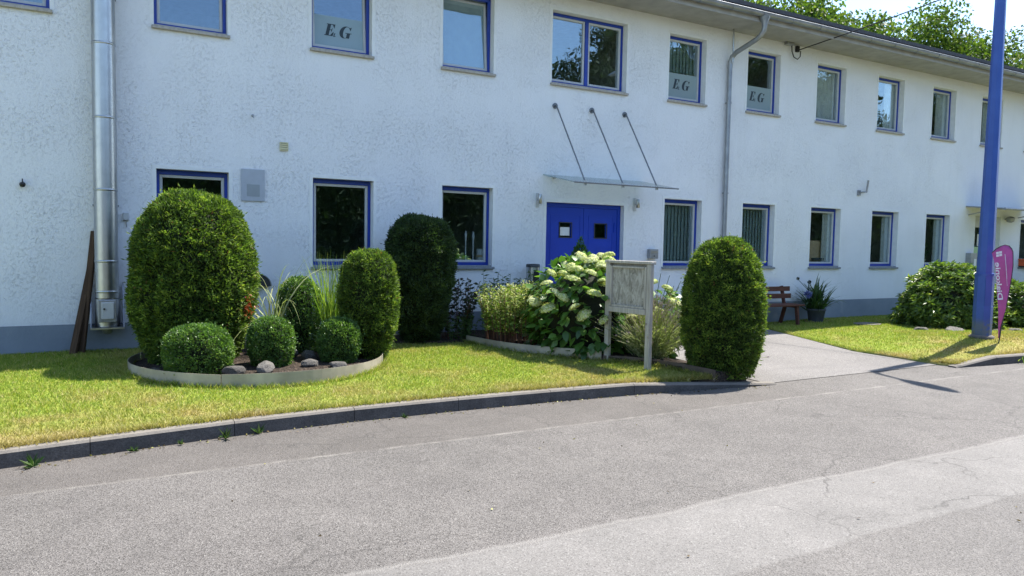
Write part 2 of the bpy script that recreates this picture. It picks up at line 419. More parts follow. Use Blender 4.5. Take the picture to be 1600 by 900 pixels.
def mk_peel():
    t = NT('peeling_board'); mp = t.n('ShaderNodeMapping'); mp.inputs['Scale'].default_value = (6, 11, 2.4); t.link(t.obj(), mp.inputs[0])
    n = t.noise(mp.outputs[0], 2.6, 7, .72, .9)
    c = t.ramp(n, [(.28, (.09, .082, .068)), (.44, (.29, .268, .228)), (.60, (.48, .448, .395)), (.75, (.56, .53, .47))])
    return t.done(t.pbr(c, .9, 0, .2, t.bump(n, .8, .006)))
M['board_peel'] = mk_peel()
def mk_pole():
    t = NT('blue_pole_paint'); p = t.obj(); xyz = t.n('ShaderNodeSeparateXYZ'); t.link(p, xyz.inputs[0])
    c = t.ramp(t.noise(p, 4, 5), [(.3, (.030, .080, .31)), (.7, (.042, .105, .37))])
    low = t.math('MULTIPLY', t.math('SUBTRACT', .34, xyz.outputs[2]), 9, True)
    gr = t.math('MULTIPLY', low, t.ramp(t.noise(p, 14, 5), [(.35, 0), (.5, 1)]))
    c = t.mix(t.math('MULTIPLY', gr, .65), c, (.12, .14, .10))
    return t.done(t.pbr(c, .45, .1, .5))
M['pole'] = mk_pole()
M['flag'] = mat_plain('magenta_cloth', (.46, .085, .28), .8, var=.1, scale=6)
M['flag_print'] = mat_plain('white_print', (.75, .68, .74), .8, var=.03)
M['dome'] = mat_plain('pale_green_cover', (.34, .40, .33), .7, var=.08)

L = mat_leaf
M['yew'] = L('yew_foliage', [(0, (.036, .066, .014)), (.45, (.09, .16, .024)), (.85, (.22, .32, .045)), (.97, (.34, .41, .07)), (1, (.24, .13, .05))], .38, .55, .3, 5, .4)
M['yew_dark'] = L('dark_yew_foliage', [(0, (.018, .038, .013)), (.5, (.04, .078, .022)), (1, (.085, .135, .04))], .3, .5, .35, 5, .4)
M['yew_core'] = mat_plain('yew_core', (.012, .016, .007), .95, var=.4, scale=30)  # near-black solid fill seen between the leaves
M['box'] = L('boxwood_foliage', [(0, (.045, .10, .022)), (.5, (.10, .20, .036)), (.9, (.185, .31, .06)), (1, (.26, .34, .10))], .36, .38, .5, 9, .3)
M['redleaf'] = L('red_leaf', [(0, (.22, .03, .012)), (.6, (.40, .07, .02)), (1, (.45, .20, .05))], .3)
M['grass_blade'] = L('tall_grass_blade', [(0, (.09, .18, .025)), (.6, (.21, .34, .045)), (1, (.36, .44, .09))], .35, .5, .3, 2, .2)
M['pale_blade'] = L('variegated_blade', [(0, (.20, .27, .07)), (.5, (.38, .42, .18)), (1, (.52, .52, .32))], .35, .5, .3, 2, .1)
M['hyd_leaf'] = L('hydrangea_leaf', [(0, (.04, .105, .018)), (.5, (.085, .185, .03)), (1, (.15, .27, .05))], .38, .36, .55, 4, .2)
M['floret'] = L('hydrangea_floret', [(0, (.40, .48, .12)), (.4, (.62, .65, .27)), (1, (.76, .75, .50))], .3, .7, .2, 14, .12)
M['stem'] = mat_plain('green_stem', (.06, .10, .025), .7)
M['loose'] = L('loosestrife_leaf', [(0, (.09, .17, .03)), (.6, (.19, .28, .055)), (1, (.33, .38, .11))], .35, .5, .3, 6, .25)
M['loose_flower'] = L('yellow_flower', [(0, (.42, .44, .12)), (.6, (.60, .60, .26)), (1, (.72, .71, .42))], .3)
M['brown_stem'] = mat_plain('reddish_stem', (.12, .05, .025), .8)
M['dark_leaf'] = L('dark_shrub_leaf', [(0, (.014, .03, .014)), (.7, (.035, .065, .025)), (1, (.07, .03, .02))], .25, .4, .5)
M['mid_leaf'] = L('mid_green_leaf', [(0, (.03, .07, .02)), (.6, (.06, .12, .03)), (1, (.12, .17, .06))], .3)
M['lav'] = L('lavender_stem', [(0, (.20, .27, .08)), (.5, (.38, .44, .18)), (1, (.55, .55, .34))], .35, .6, .2, 6, .2)
M['lav_flower'] = L('lavender_flower', [(0, (.18, .12, .22)), (1, (.34, .27, .36))], .3)
M['litter'] = L('leaf_litter', [(0, (.05, .035, .02)), (.6, (.16, .11, .05)), (.85, (.30, .26, .08)), (1, (.42, .42, .16))], .2)
M['conifer'] = L('conifer_foliage', [(0, (.035, .10, .02)), (1, (.12, .24, .05))], .35)
M['rhodo'] = L('rhododendron_leaf', [(0, (.045, .09, .02)), (.5, (.12, .20, .035)), (.85, (.25, .34, .06)), (1, (.38, .44, .12))], .36, .42, .6, 4, .3)
M['agap'] = L('agapanthus_leaf', [(0, (.02, .06, .015)), (1, (.06, .12, .03))], .25, .4, .5)
M['agap_flower'] = L('agapanthus_flower', [(0, (.10, .13, .45)), (1, (.25, .28, .62))], .3)
M['tree_leaf'] = L('tree_leaf', [(0, (.035, .075, .012)), (.5, (.075, .135, .019)), (1, (.15, .205, .035))], .45, .5, .3, .35, .3)
M['tree_leaf_dark'] = L('dimmed_tree_leaf', [(0, (.018, .036, .010)), (.5, (.035, .065, .016)), (1, (.07, .10, .028))], .3, .6, .2, .35, .3)  # tree leaf copy darkened in colour so the mirrored crowns read dim
M['tree_leaf_grey'] = L('grey_tree_leaf', [(0, (.05, .075, .03)), (.5, (.10, .13, .06)), (1, (.18, .20, .10))], .4, .5, .3, .35, .3)

# ------------------------------------------------------------------ the ground, road, drive, kerbs
def kerb_y(x):       # front face of the left kerb
    if x < -.7: return -4.827+.1*(x+.7)
    return -4.5-(.034 if x < 2.4 else .0155)*(x-2.4)**2
def kerb_yr(x):      # front face of the right kerb
    return float(np.interp(x, [10.6, 12.2, 16, 40], [-5.02, -5.17, -5.3, -5.6]))
def sheet(name, poly, z, mat, parent=None):
    mb = MB(); mb.add([(x, y, z) for x, y in poly], [tuple(range(len(poly)))]); return mb.build(name, mat, parent)
tag(sheet('ground', [(-900, -900), (900, -900), (900, 900), (-900, 900)], -.06, M['ground']), 'wide ground reaching to the horizon', kind='structure')
tag(sheet('road', [(-60, -17), (80, -17), (80, -5.3), (40, -5.3), (16, -5.1), (12, -4.9), (10.5, -4.4), (7.5, -4.2), (6, -4.4), (3.6, -4.38), (1.1, -4.38), (-.7, -4.6), (-6, -4.95), (-60, -5.2)], 0, M['asphalt']), 'grey speckled asphalt road with pale seams', kind='structure')
mb = MB()
dz = lambda x, y: .004+max(0, min(1, (y+5.0)/5))*.045
nx, ny = 14, 14
vs = []; fs = []
for j in range(ny+1):
    for i in range(nx+1):
        y = -4.75+4.75*j/ny; x0 = 6.6+.5*(y < -4.4); x1 = 12.3; x = x0+(x1-x0)*i/nx
        vs.append((x, y, dz(x, y)))
for j in range(ny):
    for i in range(nx): a = j*(nx+1)+i; fs.append((a, a+1, a+nx+2, a+nx+1))
mb.add(vs, fs); tag(mb.build('driveway', M['drive']), 'smooth asphalt driveway leading up to the blue door', kind='structure')

def kerb_stone(x0, x1, fy, taper=0, name='kerb_stone', parent=None):
    """one stone, front face at fy(x); taper 1/-1 lets the right/left end sink to the road"""
    g = .0025; a, b = x0+g, x1-g; W = .12; H = .125; c = .018
    def ring(x, hs=1.0):
        y = fy(x); h = max(.02, H*hs)
        return [(x, y, -.05), (x, y, h-c), (x, y+c, h), (x, y+W, h), (x, y+W, -.05)]
    ra = ring(a, .12 if taper == -1 else 1); rb = ring(b, .12 if taper == 1 else 1)
    mb = MB(); n = 5
    mb.add(ra+rb, [tuple(range(n))[::-1], tuple(range(n, 2*n))]+[(i, (i+1) % n, n+(i+1) % n, n+i) for i in range(n)])
    return mb.build(name, M['kerb'], parent)
kl = thing('kerb', None, None); tag(kl, 'dark concrete kerb of long stones below the left lawn', kind='structure')
x = -10.6; edges = []
while x < 6.0: edges.append(x); x += 1.05
edges = [e+.0 for e in edges]; off = -.11-min(edges, key=lambda e: abs(e+.11)); edges = [e+off for e in edges]
edges = [e for e in edges if e < 6.2]
for a, b in zip(edges[:-1], edges[1:]): kerb_stone(a, b, kerb_y, parent=kl)
kerb_stone(edges[-1], 7.15, kerb_y, 1, parent=kl)
kr = thing('kerb', None, None); tag(kr, 'short concrete kerb in front of the blue lamp pole', kind='structure')
ee = [10.62, 11.5, 12.5, 13.5, 14.5, 15.5, 16.5, 17.5, 18.5, 19.5, 20.5]
for i, (a, b) in enumerate(zip(ee[:-1], ee[1:])): kerb_stone(a, b, kerb_yr, -1 if i == 0 else 0, parent=kr)

# ---- lawns
RC = (1.66, -1.83); RR = 1.44                      # ring bed
BED = [(3.55, -.02), (3.6, -.75), (4.1, -1.02), (4.72, -1.12), (4.78, -1.35), (4.93, -2.0), (5.22, -2.56), (5.5, -2.92), (5.72, -3.25), (6.0, -3.5), (6.17, -3.9), (6.25, -4.3), (6.28, -4.66), (6.75, -4.66), (7.0, -4.5), (7.18, -4.1), (7.2, -3.2), (6.95, -2.2), (6.75, -1.3), (6.68, -.02)]
def lz(x, y):                                     # left lawn height
    k = kerb_y(x)+.12; t = max(0, min(1, (y-k)/2.5))
    return .112+.045*t+.01*mnoise.noise((x*.6, y*.6, 1.3))
def rz_(x, y):                                    # right lawn height
    ex = float(np.interp(y, [-5.1, -3.4, -.6, 0], [10.7, 10.6, 11.65, 11.9]))
    t = max(0, min(1, (x-ex)/1.8)); b = math.exp(-((x-12.9)/2.6)**2-((y+4.1)/1.1)**2)
    k = max(0, min(1, (y-(kerb_yr(max(x, 10.7))+.12))/.5))
    return .035+.04*t+.045*min(1, max(0, (x-11.2)/.5))*(1-.4*k)+.15*b*k*t+.008*mnoise.noise((x*.6, y*.6, 4.1))
def in_poly(px, py, poly):
    c = np.zeros(px.shape, bool); n = len(poly)
    for i in range(n):
        x0, y0 = poly[i]; x1, y1 = poly[(i+1) % n]
        if y0 == y1: continue
        c ^= ((y0 > py) != (y1 > py)) & (px < (x1-x0)*(py-y0)/(y1-y0)+x0)
    return c
LAWN_L = [(-10.5, -.0)]+[(x, kerb_y(x)+.115) for x in np.arange(-10.5, 6.29, .3)]+BED[11::-1]
LAWN_R = [(11.9, -.02), (11.65, -.6), (10.6, -3.4), (10.62, -4.7), (10.72, kerb_yr(10.72)+.1)]+[(x, kerb_yr(x)+.115) for x in np.arange(11, 26.1, .5)]+[(26, -.02)]
def terrain(name, poly, zf, step, mat):
    xs = [p[0] for p in poly]; ys = [p[1] for p in poly]
    import bmesh
    bm = bmesh.new(); vs = [bm.verts.new((x, y, 0)) for x, y in poly]; bm.faces.new(vs)
    for ax, lo, hi in ((0, min(xs), max(xs)), (1, min(ys), max(ys))):
        v = lo+step
        while v < hi-.01:
            co = Vector((v, 0, 0)) if ax == 0 else Vector((0, v, 0)); no = Vector((1, 0, 0)) if ax == 0 else Vector((0, 1, 0))
            bmesh.ops.bisect_plane(bm, geom=bm.verts[:]+bm.edges[:]+bm.faces[:], plane_co=co, plane_no=no); v += step
    bmesh.ops.triangulate(bm, faces=bm.faces)
    for v in bm.verts: v.co.z = zf(v.co.x, v.co.y)
    # skirt down at the rim
    rim = [e for e in bm.edges if e.is_boundary]
    ex = bmesh.ops.extrude_edge_only(bm, edges=rim)
    for g in ex['geom']:
        if isinstance(g, bmesh.types.BMVert): g.co.z = -.03
    bmesh.ops.recalc_face_normals(bm, faces=bm.faces)
    me = bpy.data.meshes.new(name); bm.to_mesh(me); bm.free(); me.materials.append(mat)
    for p in me.polygons: p.use_smooth = True
    o = bpy.data.objects.new(name, me); COL.objects.link(o); return o
tag(terrain('lawn', LAWN_L, lz, .35, M['turf']), 'mown lawn between the white building and the left kerb', kind='structure')
tag(terrain('lawn', LAWN_R, rz_, .35, M['turf']), 'mown lawn around the blue lamp pole on the right', kind='structure')
bz = lambda x, y: .15-.125*max(0, min(1, (x-6.45)/.45))+.05*mnoise.noise((x*2.1, y*2.1, 7))+.05*max(0, min(1, (5.9-abs(x-5.2))/6))
tag(terrain('planting_bed', BED, bz, .3, M['soil']), 'dark bark soil bed in front of the blue door', kind='structure')

def grass(name, poly, zf, n, hmin, hmax, wd, seed, label, holes=(), density_fade=None):
    rng = np.random.default_rng(seed)
    xs = [p[0] for p in poly]; ys = [p[1] for p in poly]
    px = rng.uniform(max(min(xs), -3.4), min(max(xs), 25), n); py = rng.uniform(min(ys), max(ys), n)
    k = in_poly(px, py, poly)
    for (cx, cy, r) in holes: k &= (px-cx)**2+(py-cy)**2 > r*r
    px, py = px[k], py[k]; m = len(px)
    gx = np.linspace(min(xs)-.1, max(xs)+.1, 90); gy = np.linspace(min(ys)-.1, max(ys)+.1, 50)
    Z = np.array([[zf(a, b) for a in gx] for b in gy])
    fx = np.clip((px-gx[0])/(gx[1]-gx[0]), 0, 88.99); fy = np.clip((py-gy[0])/(gy[1]-gy[0]), 0, 48.99)
    i = fx.astype(int); j = fy.astype(int); u = fx-i; v = fy-j
    pz = Z[j, i]*(1-u)*(1-v)+Z[j, i+1]*u*(1-v)+Z[j+1, i]*(1-u)*v+Z[j+1, i+1]*u*v-.006
    # tufts: blade height and tone follow a coarse random field
    tuft = (np.sin(px*23.1+3*np.sin(py*9.7))*np.sin(py*27.3+3*np.sin(px*11.1))+1)/2
    h = rng.uniform(hmin, hmax, m)*(.6+.7*tuft); a = rng.uniform(0, 2*math.pi, m); b = rng.uniform(0, 2*math.pi, m)
    lean = rng.uniform(.2, 1.1, m)*h; w = rng.uniform(.6, 1.3, m)*wd
    base = np.c_[px, py, pz]
    wv = np.c_[np.cos(a)*w, np.sin(a)*w, np.zeros(m)]
    tip = base+np.c_[np.cos(b)*lean, np.sin(b)*lean, h]
    V = np.stack([base-wv, base+wv, tip], 1).reshape(-1, 3); Fc = np.arange(3*m).reshape(-1, 3)
    r = np.clip(rng.normal(.5, .28, m)+(tuft-.5)*.3, 0, 1)
    o = np_mesh(name, V, Fc, M['grass'], face_attr=r)
    return tag(o, label, 'grass', kind='stuff')
grass('lawn_grass', LAWN_L, lz, 360000, .018, .042, .0046, 1, 'short yellowish green grass blades of the left lawn', [(RC[0], RC[1], RR+.01)])
grass('lawn_grass', LAWN_R, rz_, 190000, .022, .042, .0058, 2, 'short bright green grass blades of the right lawn')
def fringe(name, pts, n, seed, label, side):
    rng = np.random.default_rng(seed); P = []
    for _ in range(n):
        i = rng.integers(0, len(pts)-1); t = rng.random(); a = np.array(pts[i]); b = np.array(pts[i+1]); q = a+(b-a)*t
        P.append((q[0]+rng.normal(0, .012), q[1]+rng.normal(0, .02)))
    P = np.array(P); m = len(P); h = rng.uniform(.02, .085, m); a = rng.uniform(0, 6.28, m); b = rng.uniform(0, 6.28, m); w = rng.uniform(.003, .006, m)
    z = np.array([(lz if side == 0 else rz_)(x, y) for x, y in P])-.006
    base = np.c_[P, z]; wv = np.c_[np.cos(a)*w, np.sin(a)*w, 0*w]; ln = rng.uniform(.3, 1.3, m)*h
    tip = base+np.c_[np.cos(b)*ln, np.sin(b)*ln, h]
    V = np.stack([base-wv, base+wv, tip], 1).reshape(-1, 3)
    return tag(np_mesh(name, V, np.arange(3*m).reshape(-1, 3), M['grass'], face_attr=rng.random(m)), label, 'grass', kind='stuff')
fringe('grass_fringe', [(x, kerb_y(x)+.128) for x in np.arange(-3, 6.3, .3)], 15000, 5, 'ragged dry grass fringe along the left kerb', 0)
ringpts = [(RC[0]+(RR+.03)*math.cos(t), RC[1]+(RR+.03)*math.sin(t)) for t in np.linspace(0, 2*math.pi, 60)]
fringe('grass_fringe', ringpts, 7000, 6, 'longer grass standing round the metal ring bed', 0)
fringe('grass_fringe', BED[3:13], 5000, 7, 'longer grass along the edging of the flower bed', 0)
fringe('grass_fringe', [(x+.05, y) for x, y in LAWN_R[1:5]]+[(x, kerb_yr(x)+.15) for x in np.arange(11, 20, .5)], 7000, 8, 'dry grass fringe along the driveway and right kerb', 1)

# ------------------------------------------------------------------ the building
X0, X1, YB, ZT = -9.0, 34.0, 10.0, 6.05
BLD = thing('office_building', 'long two-storey white roughcast building with blue windows and door', 'building')
up_x = {1: (.62, 1.54), 2: (2.70, 3.61), 3: (4.78, 5.70), 4: (6.84, 8.46), 5: (9.47, 10.41), 6: (11.55, 12.50), 7: (13.66, 14.62), 8: (15.77, 16.75), 9: (17.9, 18.88), 10: (20.05, 21.03), 11: (22.2, 23.2), 12: (24.3, 25.3), 0: (-1.45, -.55), 13: (-3.6, -2.7)}
lo_x = {1: (.63, 1.55), 2: (2.72, 3.65), 3: (4.80, 5.73), 5: (9.46, 10.42), 6: (11.55, 12.5), 7: (13.64, 14.64), 8: (15.76, 16.76), 9: (17.88, 18.88), 11: (22.25, 23.9), 12: (25.3, 26.3), 13: (-3.6, -2.7)}
UZ, LZ = (4.47, 5.71), (1.27, 2.58)
OPEN = [(a, b, *UZ) for a, b in up_x.values()]+[(a, b, *LZ) for a, b in lo_x.values()]
DOOR = (6.79, 8.49, .08, 2.40); DOOR2 = (20.04, 21.25, .10, 2.62)
OPEN += [DOOR, DOOR2]
PZ = .51                                        # top of the plinth
def wall_with_openings(name, mat, z0, z1, y0, parent, thick=.28, inner=True):
    ops = [o for o in OPEN if o[3] > z0 and o[2] < z1]
    xs = sorted({X0, X1}|{v for o in ops for v in o[:2]}); zs = sorted({z0, z1}|{min(max(v, z0), z1) for o in ops for v in o[2:]})
    mb = MB()
    def solid(x, z): return not any(o[0] < x < o[1] and o[2] < z < o[3] for o in ops)
    ys = [y0]+([y0+thick] if inner else [])
    for y in ys:
        for i in range(len(xs)-1):
            for j in range(len(zs)-1):
                if solid((xs[i]+xs[i+1])/2, (zs[j]+zs[j+1])/2):
                    q = [(xs[i], y, zs[j]), (xs[i+1], y, zs[j]), (xs[i+1], y, zs[j+1]), (xs[i], y, zs[j+1])]
                    mb.add(q if y == y0 else q[::-1], [(0, 1, 2, 3)])
    me = bpy.data.meshes.new(name); me.from_pydata(mb.v, [], mb.f); me.materials.append(mat)
    o = bpy.data.objects.new(name, me); COL.objects.link(o); o.parent = parent
    return o
wall_with_openings('wall', M['plaster'], PZ, ZT, 0, BLD)
wall_with_openings('plinth', M['plinth'], -.1, PZ, -.015, BLD)
mb = MB()          # side and back walls, inner floors and partitions
mb.box(X0, X0+.25, .29, YB, -.1, ZT); mb.box(X1-.25, X1, .29, YB, -.1, ZT); mb.box(X0+.25, X1-.25, YB-.25, YB, -.1, ZT)
mb.build('side_wall', M['plaster'], BLD)
mb = MB(); mb.box(X0+.26, X1-.26, .285, YB-.26, 2.95, 3.25); mb.box(X0+.26, X1-.26, .285, YB-.26, .0, .06); mb.box(X0+.26, X1-.26, .285, YB-.26, 5.86, 5.99)
mb.build('floor_slab', M['inner'], BLD)
mb = MB(); mb.box(X0+.26, X1-.26, 4.2, 4.3, .07, 2.94); mb.box(X0+.26, X1-.26, 4.2, 4.3, 3.26, 5.85)
for xx in (-2.2, 2.2, 4.3, 6.35, 9.0, 11.1, 13.1, 15.3, 17.3, 19.5, 21.8, 24.2):
    mb.box(xx-.05, xx+.05, .286, 4.19, .07, 2.94); mb.box(xx-.05, xx+.05, .286, 4.19, 3.26, 5.85)
mb.build('partition', M['inner'], BLD)
# roof, soffit, gutter
OV = .75; GZ = 6.0
mb = MB(); mb.prism([(-OV-.13, 6.17), (-OV-.13, 6.245), (5, 7.15), (YB+OV, 6.21), (YB+OV, 6.17), (5, 7.10)], X0-.4, X1+.4, 'x')
roof = mb.build('roof', M['roof'], BLD)
mb = MB(); mb.box(X0-.35, X1+.35, -OV+.004, -.004, 5.985, 6.005); mb.box(X0-.35, X1+.35, YB+.004, YB+OV, 5.985, 6.005)
mb.build('soffit', M['soffit'], BLD)
mb = MB(); mb.box(X0-.35, X1+.35, -OV-.02, -OV, 5.97, 6.165); mb.build('fascia', M['soffit'], roof)
def gutter_seg(x0, x1):
    mb = MB(); vs = []; n = 10; rr = .068; cy = -OV-.095; cz = 6.115
    for x in (x0, x1):
        for k in range(n+1):
            t = math.pi+math.pi*k/n; vs.append((x, cy+rr*math.cos(t), cz+rr*math.sin(t)))
        for k in range(n, -1, -1):
            t = math.pi+math.pi*k/n; vs.append((x, cy+(rr-.004)*math.cos(t), cz+(rr-.004)*math.sin(t)))
    m = 2*n+2
    mb.add(vs, [(k, (k+1) % m, m+(k+1) % m, m+k) for k in range(m)], False)
    mb.tube([(x0, cy-rr, cz+.004), (x1, cy-rr, cz+.004)], .010, 8)
    return mb.build('gutter', M['zinc'], roof)
for k in range(14): gutter_seg(-8+k*3.0, -8+(k+1)*3.0-.002)
brk = None
for k in range(34):
    x = -1+k*.8
    mb = MB(); cy = -OV-.095; cz = 6.115; pts = [(0, cy+.074*math.cos(t), cz+.074*math.sin(t)) for t in np.linspace(math.pi, 2*math.pi, 9)]
    if brk is None: mb.tube(pts, .008, 5); brk = mb.build('gutter_bracket', M['zinc'], roof, loc=(x, 0, 0))
    else: inst(brk, roof, (x, 0, 0))

# ---- lettering shapes
def fat_E():
    def q(*p): return list(p)
    polys = [q((.08, .06), (.40, .06), (.40, .94), (.08, .94)), q((-.02, .0), (.80, .0), (.80, .06), (-.02, .06)), q((-.02, .94), (.80, .94), (.80, 1.0), (-.02, 1.0)),
             q((.56, .94), (.80, .64), (.80, .94)), q((.54, .06), (.80, .06), (.80, .40)), q((.40, .475), (.52, .475), (.52, .53), (.40, .53)), q((.52, .475), (.62, .30), (.62, .72), (.52, .53))]
    return polys
def fat_G():
    polys = []; A = np.radians(np.linspace(62, 298, 20))
    out = [(.46+.47*math.cos(a), .5+.52*math.sin(a)) for a in A]; inn = [(.55+.24*math.cos(a), .5+.47*math.sin(a)) for a in A]
    for i in range(len(A)-1): polys.append([out[i], out[i+1], inn[i+1], inn[i]])
    polys += [[(.64, .02), (.92, .02), (.92, .42), (.64, .42)], [(.50, .42), (1.04, .42), (1.04, .475), (.50, .475)], [(.68, .96), (.90, .66), (.93, 1.0), (.86, .93)]]
    return polys
def lettering(w, x0, z0, h, y, parent, name='lettering'):
    """E & G in slanted fat-face letters, about x0..x0+1.25h wide"""
    def put(nm, polys, ox, oz, s, sx):
        mb = MB()
        for p in polys: mb.add([(x0+ox+(px*sx+.26*pz)*s, y, z0+oz+pz*s) for px, pz in p], [tuple(range(len(p)))])
        return mb.build(nm, M['letters'], parent)
    return [put('letter', fat_E(), 0, 0, h, .86), put('letter', fat_G(), 1.16*h, -.03*h, h, .98),
            put('ampersand', [[(.0, 0), (.22, 0), (.22, .7), (.0, .7)], [(-.1, .7), (.4, .7), (.4, .8), (-.1, .8)], [(.22, .0), (.5, .12), (.5, .3), (.22, .12)]], .74*h, -.04*h, h*.36, 1)]

# ---- windows (each a part of the building: frame mesh with sash, pane, sill, surround below it)
def window(x0, x1, z0, z1, upper, tilt=0, double=False, film=False, curtain=None):
    W = x1-x0; H = z1-z0; fy0, fy1 = .13, .19
    mb = MB(); ft = .042; mb.frame(.002, W-.002, .002, H-.002, ft, fy0, fy1, .06, .05 if upper else .065)
    if double: mb.box(W/2-.035, W/2+.035, fy0-.004, fy1, .06, H-.05)
    win = mb.build('window', M['blue'], BLD, loc=(x0, 0, z0), bevel=.004)
    # reveals
    mb = MB(); d = .13
    mb.add([(0, 0, 0), (0, .28, 0), (0, .28, H), (0, 0, H)], [(0, 1, 2, 3)]); mb.add([(W, 0, 0), (W, .28, 0), (W, .28, H), (W, 0, H)], [(3, 2, 1, 0)])
    mb.add([(0, 0, H), (W, 0, H), (W, .28, H), (0, .28, H)], [(0, 1, 2, 3)]); mb.add([(0, .002, 0), (W, .002, 0), (W, .28, 0), (0, .28, 0)], [(3, 2, 1, 0)])
    t = .05; y0, y1 = -.004, .0
    mb.box(-t, 0, -.005, .001, 0, H+t); mb.box(W, W+t, -.005, .001, 0, H+t); mb.box(0, W, -.005, .001, H, H+t)
    mb.build('surround', M['reveal'], win)
    mb = MB(); e = .03
    mb.box(-e, W+e, -.05, -.001, -.05, -.012); mb.box(.002, W-.002, -.001, .128, -.028, .012)
    mb.build('sill', M['sill'] if upper else M['sill_low'], win, bevel=.005)
    spans = [(ft, W-ft)] if not double else [(ft, W/2-.035), (W/2+.035, W-ft)]
    for k, (a, b) in enumerate(spans):
        za, zb = .06, H-(.05 if upper else .065)
        mb = MB(); st = .038
        mb.frame(a+.003, b-.003, .003, zb-za-.003, st, .0, .05)
        s = mb.build('sash', M['white'], win, bevel=.005, loc=(0, .142, za))
        mb = MB(); mb.box(a+st, b-st, .022, .030, st, zb-za-st)
        p = mb.build('pane', M['glass'], win, loc=(0, .142, za))
        tl = tilt if not double or k == 0 else 0
        for o in (s, p): o.rotation_euler.x = -R(tl)
        if film:
            fw = b-a-2*st
            fh = .46
            mb = MB(); mb.add([(a+st+.004, .019, st+.004), (b-st-.004, .019, st+.004), (b-st-.004, .019, st+fh), (a+st+.004, .019, st+fh)], [(0, 1, 2, 3)])
            f = mb.build('frosted_film', M['film'], win, loc=(0, .142, za)); f.rotation_euler.x = -R(tl)
            hh = .175*(fw/.72)
            for le in lettering(None, a+st+fw*.20, st+.16, hh, .0165, win): le.location = (0, .142, za); le.rotation_euler.x = -R(tl)
        if curtain:
            kind, cx0, cx1, cz0 = curtain
            mb = MB(); yy = .245; u0 = a+(b-a)*cx0; u1 = a+(b-a)*cx1
            if kind == 'slats':
                n = max(3, int((u1-u0)/.085)); dx = (u1-u0)/n
                for q in range(n):
                    xq = u0+dx*(q+.5)
                    mb.add([(xq-dx*.53, yy-.012, cz0), (xq+dx*.53, yy+.012, cz0), (xq+dx*.53, yy+.012, H), (xq-dx*.53, yy-.012, H)], [(0, 1, 2, 3)])
                mb.build('blind', M['blind'], win)
            elif kind == 'roller':
                mb.box(u0, u1, yy, yy+.006, cz0, H); mb.build('roller_blind', M['blind'], win)
            else:
                n = 40; vs = []
                for q in range(n+1):
                    xq = u0+(u1-u0)*q/n; yq = yy+.02*math.sin(q*1.15)+.008*math.sin(q*2.7)
                    vs += [(xq, yq, cz0), (xq, yq, H)]
                mb.add(vs, [(2*q, 2*q+2, 2*q+3, 2*q+1) for q in range(n)], True); mb.build('curtain', M['lace'], win)
    return win
for i, (a, b) in up_x.items():
    window(a, b, *UZ, True, tilt={2: 5.0, 3: 4.5, 1: 3.5, 0: 3}.get(i, 0), double=(i == 4), film=i in (2, 5, 6),
           curtain={3: ('roller', 0, 1, .05), 7: ('lace', 0, 1, .05), 8: ('lace', .6, 1, .05), 9: ('lace', .55, 1, .05), 10: ('lace', .5, 1, .05), 5: ('slats', 0, 1, .6)}.get(i))
for i, (a, b) in lo_x.items():
    window(a, b, *LZ, False, double=False, curtain={5: ('slats', 0, 1, .03), 6: ('slats', 0, 1, .03), 7: ('lace', .72, 1, .03), 8: ('lace', .75, 1, .03), 9: ('lace', .75, 1, .03)}.get(i))

